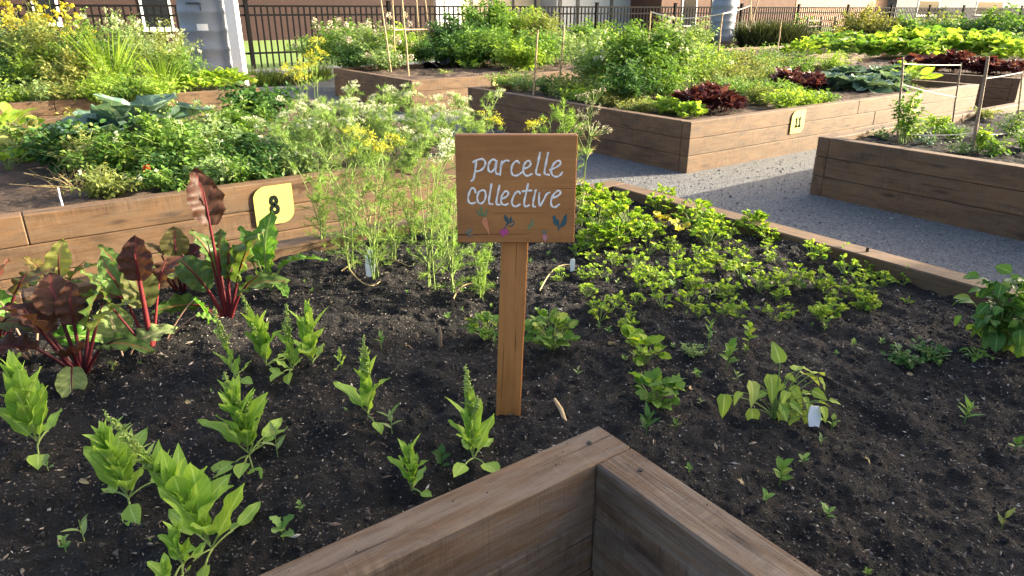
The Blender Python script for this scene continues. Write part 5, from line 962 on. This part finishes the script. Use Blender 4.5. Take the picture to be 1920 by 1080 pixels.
for a in ((1500, 84, 30, .9, 'mid', 900, .2, 'green shrub right of the dark ornamental grass'), (1525, 92, 60, .9, 'olive', 800, .16, 'low olive shrub in front of the wooden trellis'), (1605, 84, 2, 1.4, 'golden', 1500, .2, 'golden feathery shrub rising above the fence'), (1645, 84, 30, 1.4, 'golden', 1500, .2, 'golden green shrub right of the tall one'), (1570, 92, 55, 1.0, 'golden', 900, .16, 'low golden shrub left of the fence post'), (1690, 84, 30, 1.5, 'mid', 1500, .24, 'green shrub under the grey stone building'), (1730, 86, 34, 1.6, 'dark', 1500, .25, 'dark shrub with a shaded foot behind the lettuce rows'), (1780, 86, 38, 1.6, 'greygreen', 1500, .24, 'grey-green shrub behind the lettuce rows'), (1825, 90, 30, 1.6, 'dark', 1700, .24, 'dark shrub in front of the stone building'), (1870, 92, 14, 1.6, 'mid', 1800, .24, 'tall green shrub near the right edge'), (1915, 98, 22, 1.5, 'dark', 1800, .22, 'dark shrub at the right edge of the photo'), (1905, 125, 70, 1.2, 'dark', 1300, .16, 'dark leafy bush above the right end of the red lettuces'), (1880, 106, 60, 1.2, 'greygreen', 1200, .18, 'greyish bush behind the red lettuces'), (1760, 80, 20, 1.6, 'olive', 1300, .22, 'olive shrub against the stone building'), (1545, 100, 78, 1.2, 'mid', 1000, .16, 'low green bush row behind the cabbages'), (1600, 100, 76, 1.2, 'olive', 1000, .16, 'low olive bush row behind the cabbages'), (1470, 118, 90, .9, 'mid', 900, .12, 'leafy bush left of the cabbages'), (1530, 130, 98, .8, 'mid', 900, .10, 'leafy bush above the cabbages'), (1400, 112, 88, .8, 'olive', 800, .10, 'olive bush right of the barrel cane'),
          (1300, 112, 80, .9, 'lime', 900, .12, 'lime bush in front of the fence, centre'), (1180, 92, 60, .9, 'lime', 800, .13, 'yellow vine bush at the white garage corner'), (1222, 95, 24, .5, 'golden', 500, .13, 'slim yellow vine climbing by the garage corner'), (1120, 82, 40, 1.2, 'olive', 900, .16, 'dark undergrowth shrub behind the fence posts'), (820, 88, 48, 1.0, 'olive', 900, .15, 'thin shrub beyond the canes at the building corner')):
    far(*a)

# ------------------------------------------------------------------ fence
fx = 6.01-4.27*3; fe = thing('metal_fence', 'long black metal picket fence along the back of the garden', 'fence', (6.0, 20.7, 0))
YF, ZT = 20.7, 1.64
def fadd(mb, x0, x1, y0, y1, z0, z1): box(mb, x0-6, x1-6, y0-20.7, y1-20.7, z0, z1)
k = 0
while fx < 66:
    mb = MB(); fadd(mb, fx-.05, fx+.05, YF-.05, YF+.05, -.05, ZT+.13); fadd(mb, fx-.06, fx+.06, YF-.06, YF+.06, ZT+.13, ZT+.16); mb.build('post', 'iron', fe, False)
    x0, x1 = fx+.05, fx+4.22; mb = MB()
    for z in (ZT, ZT-.23, .42): fadd(mb, x0, x1, YF-.022, YF+.022, z-.026, z+.026)
    mb.build('rail', 'iron', fe, False)
    mb = MB(); nP_ = 24
    for i in range(1, nP_):
        x = x0+(x1-x0)*i/nP_; fadd(mb, x-.019, x+.019, YF-.019, YF+.019, .04, ZT-.021)
    mb.build('picket_panel', 'iron', fe, False); fx += 4.27

# ------------------------------------------------------------------ rain barrels, downpipe, trellis
def lathe(mb, prof, n=28):
    a = np.arange(n)*2*math.pi/n; V = np.array([(r*math.cos(t), r*math.sin(t), z) for r, z in prof for t in a])
    mb.add(V, [(i*n+j, i*n+(j+1) % n, (i+1)*n+(j+1) % n, (i+1)*n+j) for i in range(len(prof)-1) for j in range(n)]); mb.add(V[-n:], [list(range(n))])
def barrel(px, n_, zb, r, h, label, plate_=True):
    d = ray(px, 60); P = EYE+d*(n_/(d@FH)); t = thing('rain_barrel', label, 'barrel', (P[0], P[1], zb), AZ-R(90))
    pf = [(r*.9, 0), (r*.93, .03)]
    for k in range(5):
        z = h*(.12+.18*k); s = 1+.012*math.sin(math.pi*z/h); pf += [(r*.965*s, z-.05), (r*.985*s, z-.03), (r*.985*s, z+.03), (r*.965*s, z+.05)]
    pf += [(r*.94, h-.05), (r*.9, h-.015), (r*.86, h)]
    mb = MB(); lathe(mb, pf); mb.build('drum', 'barrel', t)
    mb = MB(); lathe(mb, [(r*.93, h-.02), (r*.97, h), (r*.97, h+.05), (r*.9, h+.08), (r*.2, h+.1)]); mb.build('lid', 'barrel_dark', t)
    if plate_:
        lab_z = htop(P, 50)-zb; mb = MB()
        for k in range(5):
            a0, a1 = R(-90+2+k*4.4-2), R(-90+2+(k+1)*4.4-2); V = [(r*1.005*math.cos(q_), r*1.005*math.sin(q_), z) for q_ in (a0, a1) for z in (lab_z-.055, lab_z+.055)]; mb.add(V, [(0, 2, 3, 1)])
        mb.build('paper_label', 'white', t)
        hz = htop(P, 6)-zb; mb = MB(); aa = np.radians(np.linspace(-106, -76, 9)); tube(mb, [(r*1.0*math.cos(q_), r*1.0*math.sin(q_), hz) for q_ in aa]+[(r*1.0*math.cos(aa[-1]), r*1.0*math.sin(aa[-1]), hz-.12)], .018, 6); mb.build('handle', 'barrel_dark', t)
    return P
PB = barrel(392, 13.6, .36, .49, 1.75, 'large grey-blue rain barrel with a white label behind the far left bed')
PB2 = barrel(1353, 28.5, .42, .47, 1.5, 'far grey rain barrel standing by the brick wall', False)
def crate(P, hw, z1, label, mat):
    t = thing('barrel_stand', label, 'stand', (P[0], P[1], 0), AZ-R(90))
    for k in range(3):
        mb = MB(); box(mb, -hw, hw, -hw, -hw+.05, z1*k/3+.004, z1*(k+1)/3-.004, .005); fixn(mb.build('plank', mat, t, False))
    for s in (-1, 1):
        mb = MB(); box(mb, s*hw-(.05 if s > 0 else 0), s*hw+(.05 if s < 0 else 0), -hw+.052, hw, 0, z1-.004, .005); fixn(mb.build('side_board', mat, t, False))
    mb = MB(); box(mb, -hw-.02, hw+.02, -hw-.02, hw, z1-.002, z1+.028, .005); fixn(mb.build('top_board', mat, t, False))
crate(PB, .54, .33, 'orange timber stand under the large rain barrel', 'timber'); crate(PB2, .5, .39, 'timber stand under the far rain barrel', 'timber_worn')
d = ray(446, 100); P = EYE+d*(13.3/(d@FH)); pl_ = thing('white_post', 'white square post right beside the large rain barrel', 'post', (P[0], P[1], 0), AZ-R(90))
mb = MB(); box(mb, -.095, .095, -.09, .09, -.02, 3.2, .008); fixn(mb.build('shaft', 'white', pl_, False)); mb = MB(); box(mb, -.13, .13, -.125, .125, 0, .12, .01); fixn(mb.build('base_block', 'white', pl_, False))
p = onY(1512, 60, 19.6); t = thing('wooden_trellis', 'small weathered wooden trellis in front of the fence', 'trellis', (p[0], p[1], 0))
for k in range(3):
    mb = MB(); box(mb, k*1.1-.04, k*1.1+.04, -.04, .04, 0, 1.25); mb.build('upright', 'stake_grey', t, False)
for k in range(4):
    mb = MB(); box(mb, -.1, 2.3, -.075, -.042, .3+.25*k, .37+.25*k); mb.build('crossbar', 'stake_grey', t, False)

# ------------------------------------------------------------------ buildings beyond the fence
def brickm(name, c1, c2, mort, sx=4.0):
    m, t, b = NM(name); tc = t.nodes.new('ShaderNodeTexCoord'); s = t.nodes.new('ShaderNodeSeparateXYZ'); t.links.new(tc.outputs['Object'], s.inputs[0]); cb = t.nodes.new('ShaderNodeCombineXYZ')
    t.links.new(math_(t, 'ADD', s.outputs[0], s.outputs[1]), cb.inputs[0]); t.links.new(s.outputs[2], cb.inputs[1])
    br = t.nodes.new('ShaderNodeTexBrick'); br.inputs['Scale'].default_value = 1.0; br.inputs['Brick Width'].default_value = .23; br.inputs['Row Height'].default_value = .075; br.inputs['Mortar Size'].default_value = .008
    br.inputs['Color1'].default_value = (*c1, 1); br.inputs['Color2'].default_value = (*c2, 1); br.inputs['Mortar'].default_value = (*mort, 1); t.links.new(cb.outputs[0], br.inputs['Vector'])
    c = mixc(t, .35, br.outputs['Color'], ramp(t, noise(t, tc.outputs['Object'], .8, 5), [(.35, tuple(x*.6 for x in c1)), (.65, c2)])); t.links.new(c, b.inputs['Base Color']); b.inputs['Roughness'].default_value = .85
    bump(t, b, math_(t, 'SUBTRACT', 1.0, br.outputs['Fac']), .004); return m
M['brick'] = brickm('red_brick', (.020, .0048, .0042), (.032, .008, .0065), (.04, .027, .024)); M['brick2'] = brickm('brown_brick', (.075, .028, .018), (.105, .04, .025), (.1, .07, .055))
M['peach'] = plain('peach_render', (.38, .21, .145), .8, var=.08, sc_=2); M['cream'] = plain('cream_render', (.56, .45, .32), .8, var=.06, sc_=2); M['panel'] = plain('garage_panel', (.33, .35, .39), .5, var=.05, sc_=2)
M['stone'] = brickm('grey_stone', (.085, .092, .11), (.14, .15, .17), (.18, .18, .19)); M['frame'] = plain('white_frame', (.78, .79, .82), .45, var=.04); M['glass'] = plain('dark_glass', (.012, .014, .018), .08, var=.1); M['roof'] = plain('roof_grey', (.09, .085, .085), .8)
def house(label, X0, X1, Y0, dep, ht, mat, wins=(), extra=None, gables=True):
    t = thing('house', label, 'building', ((X0+X1)/2, Y0, 0)); hw = (X1-X0)/2
    mb = MB(); box(mb, -hw, hw, 0, dep, -.1, ht); mb.build('wall', mat, t, False)
    mb = MB(); V = [(-hw-.4, -.4, ht+.003), (hw+.4, -.4, ht+.003), (hw+.4, dep+.4, ht+.003), (-hw-.4, dep+.4, ht+.003), (-hw-.4, dep/2, ht+2.6), (hw+.4, dep/2, ht+2.6)]
    mb.add(V, [(0, 1, 5, 4), (2, 3, 4, 5), (3, 2, 1, 0)]); mb.add(V, [(1, 2, 5), (3, 0, 4)]); mb.build('roof', 'roof', t, False)
    for (wx0, wx1, z0, z1, door) in wins:
        a, b_ = wx0-(X0+X1)/2, wx1-(X0+X1)/2; mb = MB(); f = .11
        box(mb, a, a+f, -.06, -.003, z0, z1); box(mb, b_-f, b_, -.06, -.003, z0, z1); box(mb, a+f, b_-f, -.06, -.003, z1-f, z1); box(mb, a+f, b_-f, -.075, -.003, z0, z0+f)
        w_ = mb.build('door' if door else 'window', 'frame', t, False); mb = MB(); box(mb, a+f, b_-f, -.035, -.004, z0+f, z1-f); mb.build('panel' if door else 'pane', 'frame' if door == 2 else 'glass', w_, False)
        if not door: mb = MB(); box(mb, a-.06, b_+.06, -.12, -.062, z0-.09, z0-.003); mb.build('sill', 'frame', w_, False)
    if extra: extra(t, (X0+X1)/2)
    return t
YB = 40.6
def bx(px, Y=YB): return float(onY(px, 14, Y)[0])
house('dark red brick building with a white basement window on the left', bx(-260), bx(806), YB, 9, 6.2, 'brick', [(bx(262), bx(320), .62, 2.4, 0), (bx(60), bx(110), .9, 2.4, 0), (bx(560), bx(620), 2.4, 3.8, 0)])
def columns(t, cx):
    for px in (818, 836, 850): mb = MB(); x = bx(px, 46.)-cx; box(mb, x-.28, x+.28, -.5, -.02, -.1, 4.6); mb.build('column', 'white', t, False)
    mb = MB(); box(mb, bx(808, 46.)-cx, bx(862, 46.)-cx, -.7, -.02, 4.61, 5.0); mb.build('lintel', 'white', t, False)
    for px in (885, 920, 962, 1003): mb = MB(); x = bx(px, 46.)-cx; box(mb, x-.1, x+.1, -.06, -.004, -.1, 5); mb.build('pilaster', 'roof', t, False)
house('cream building with white porch columns right of the red brick building', bx(808, 46.), bx(1042, 46.), 46.0, 8, 5.2, 'cream', extra=columns)
def gar(t, cx):
    for px in (1050, 1083, 1146): mb = MB(); x = bx(px, 44.)-cx; box(mb, x-.16, x+.16, -.05, -.004, -.1, 3.9); mb.build('pilaster', 'roof', t, False)
house('pale grey panelled garage behind the fence', bx(1044, 44.), bx(1184, 44.), 44.0, 7, 4.2, 'panel', extra=gar)
house('brown brick house with a white door behind the far rain barrel', bx(1240), bx(1490), YB, 9, 6.0, 'brick2', [(bx(1278), bx(1306), .25, 3.0, 1), (bx(1334), bx(1384), 1.2, 3.2, 2)])
house('peach rendered building behind the golden shrubs', bx(1492, 43.), bx(1672, 43.), 43.0, 9, 5.5, 'peach')
house('grey stone building at the far right', bx(1680, 42.), bx(2080, 42.), 42.0, 12, 6.5, 'stone', [(bx(1720, 42.), bx(1760, 42.), .9, 2.6, 0), (bx(1830, 42.), bx(1880, 42.), .9, 2.6, 0)])
for px, py, yt, w_, lab in ((1212, 48, -30, 1.8, 'dark tree crown beside the garage'), (1010, 44, -6, 1.6, 'dark shrub in front of the cream building'), (1750, 44, 8, 2.4, 'dark shrub at the foot of the stone building'), (345, 50, 8, 1.2, 'dark shrub by the brick wall left of the rain barrel'), (20, 60, 12, 2.0, 'dark shrub at the left end of the brick wall')):
    p = at(px, py, 0.0); 
    pt_(px, py, yt, lambda h: bush(w_, h, 40, 2600, .26, 'dark', [TS], upright=.7, sr=.03), 'shrub', lab, 'shrub', z=0.0, group='shrubs beyond the fence')

# building behind the photographer's right shoulder that shades the near half of the front bed
Xc, Yc = 1.25+.933*16, 2.02-.361*16
house('brick building out of view to the right whose shade covers the near bed', Xc-5.2, Xc, Yc-17, 17, 7.5, 'brick2', [(Xc-4.2, Xc-2.8, 1, 2.6, 0)])
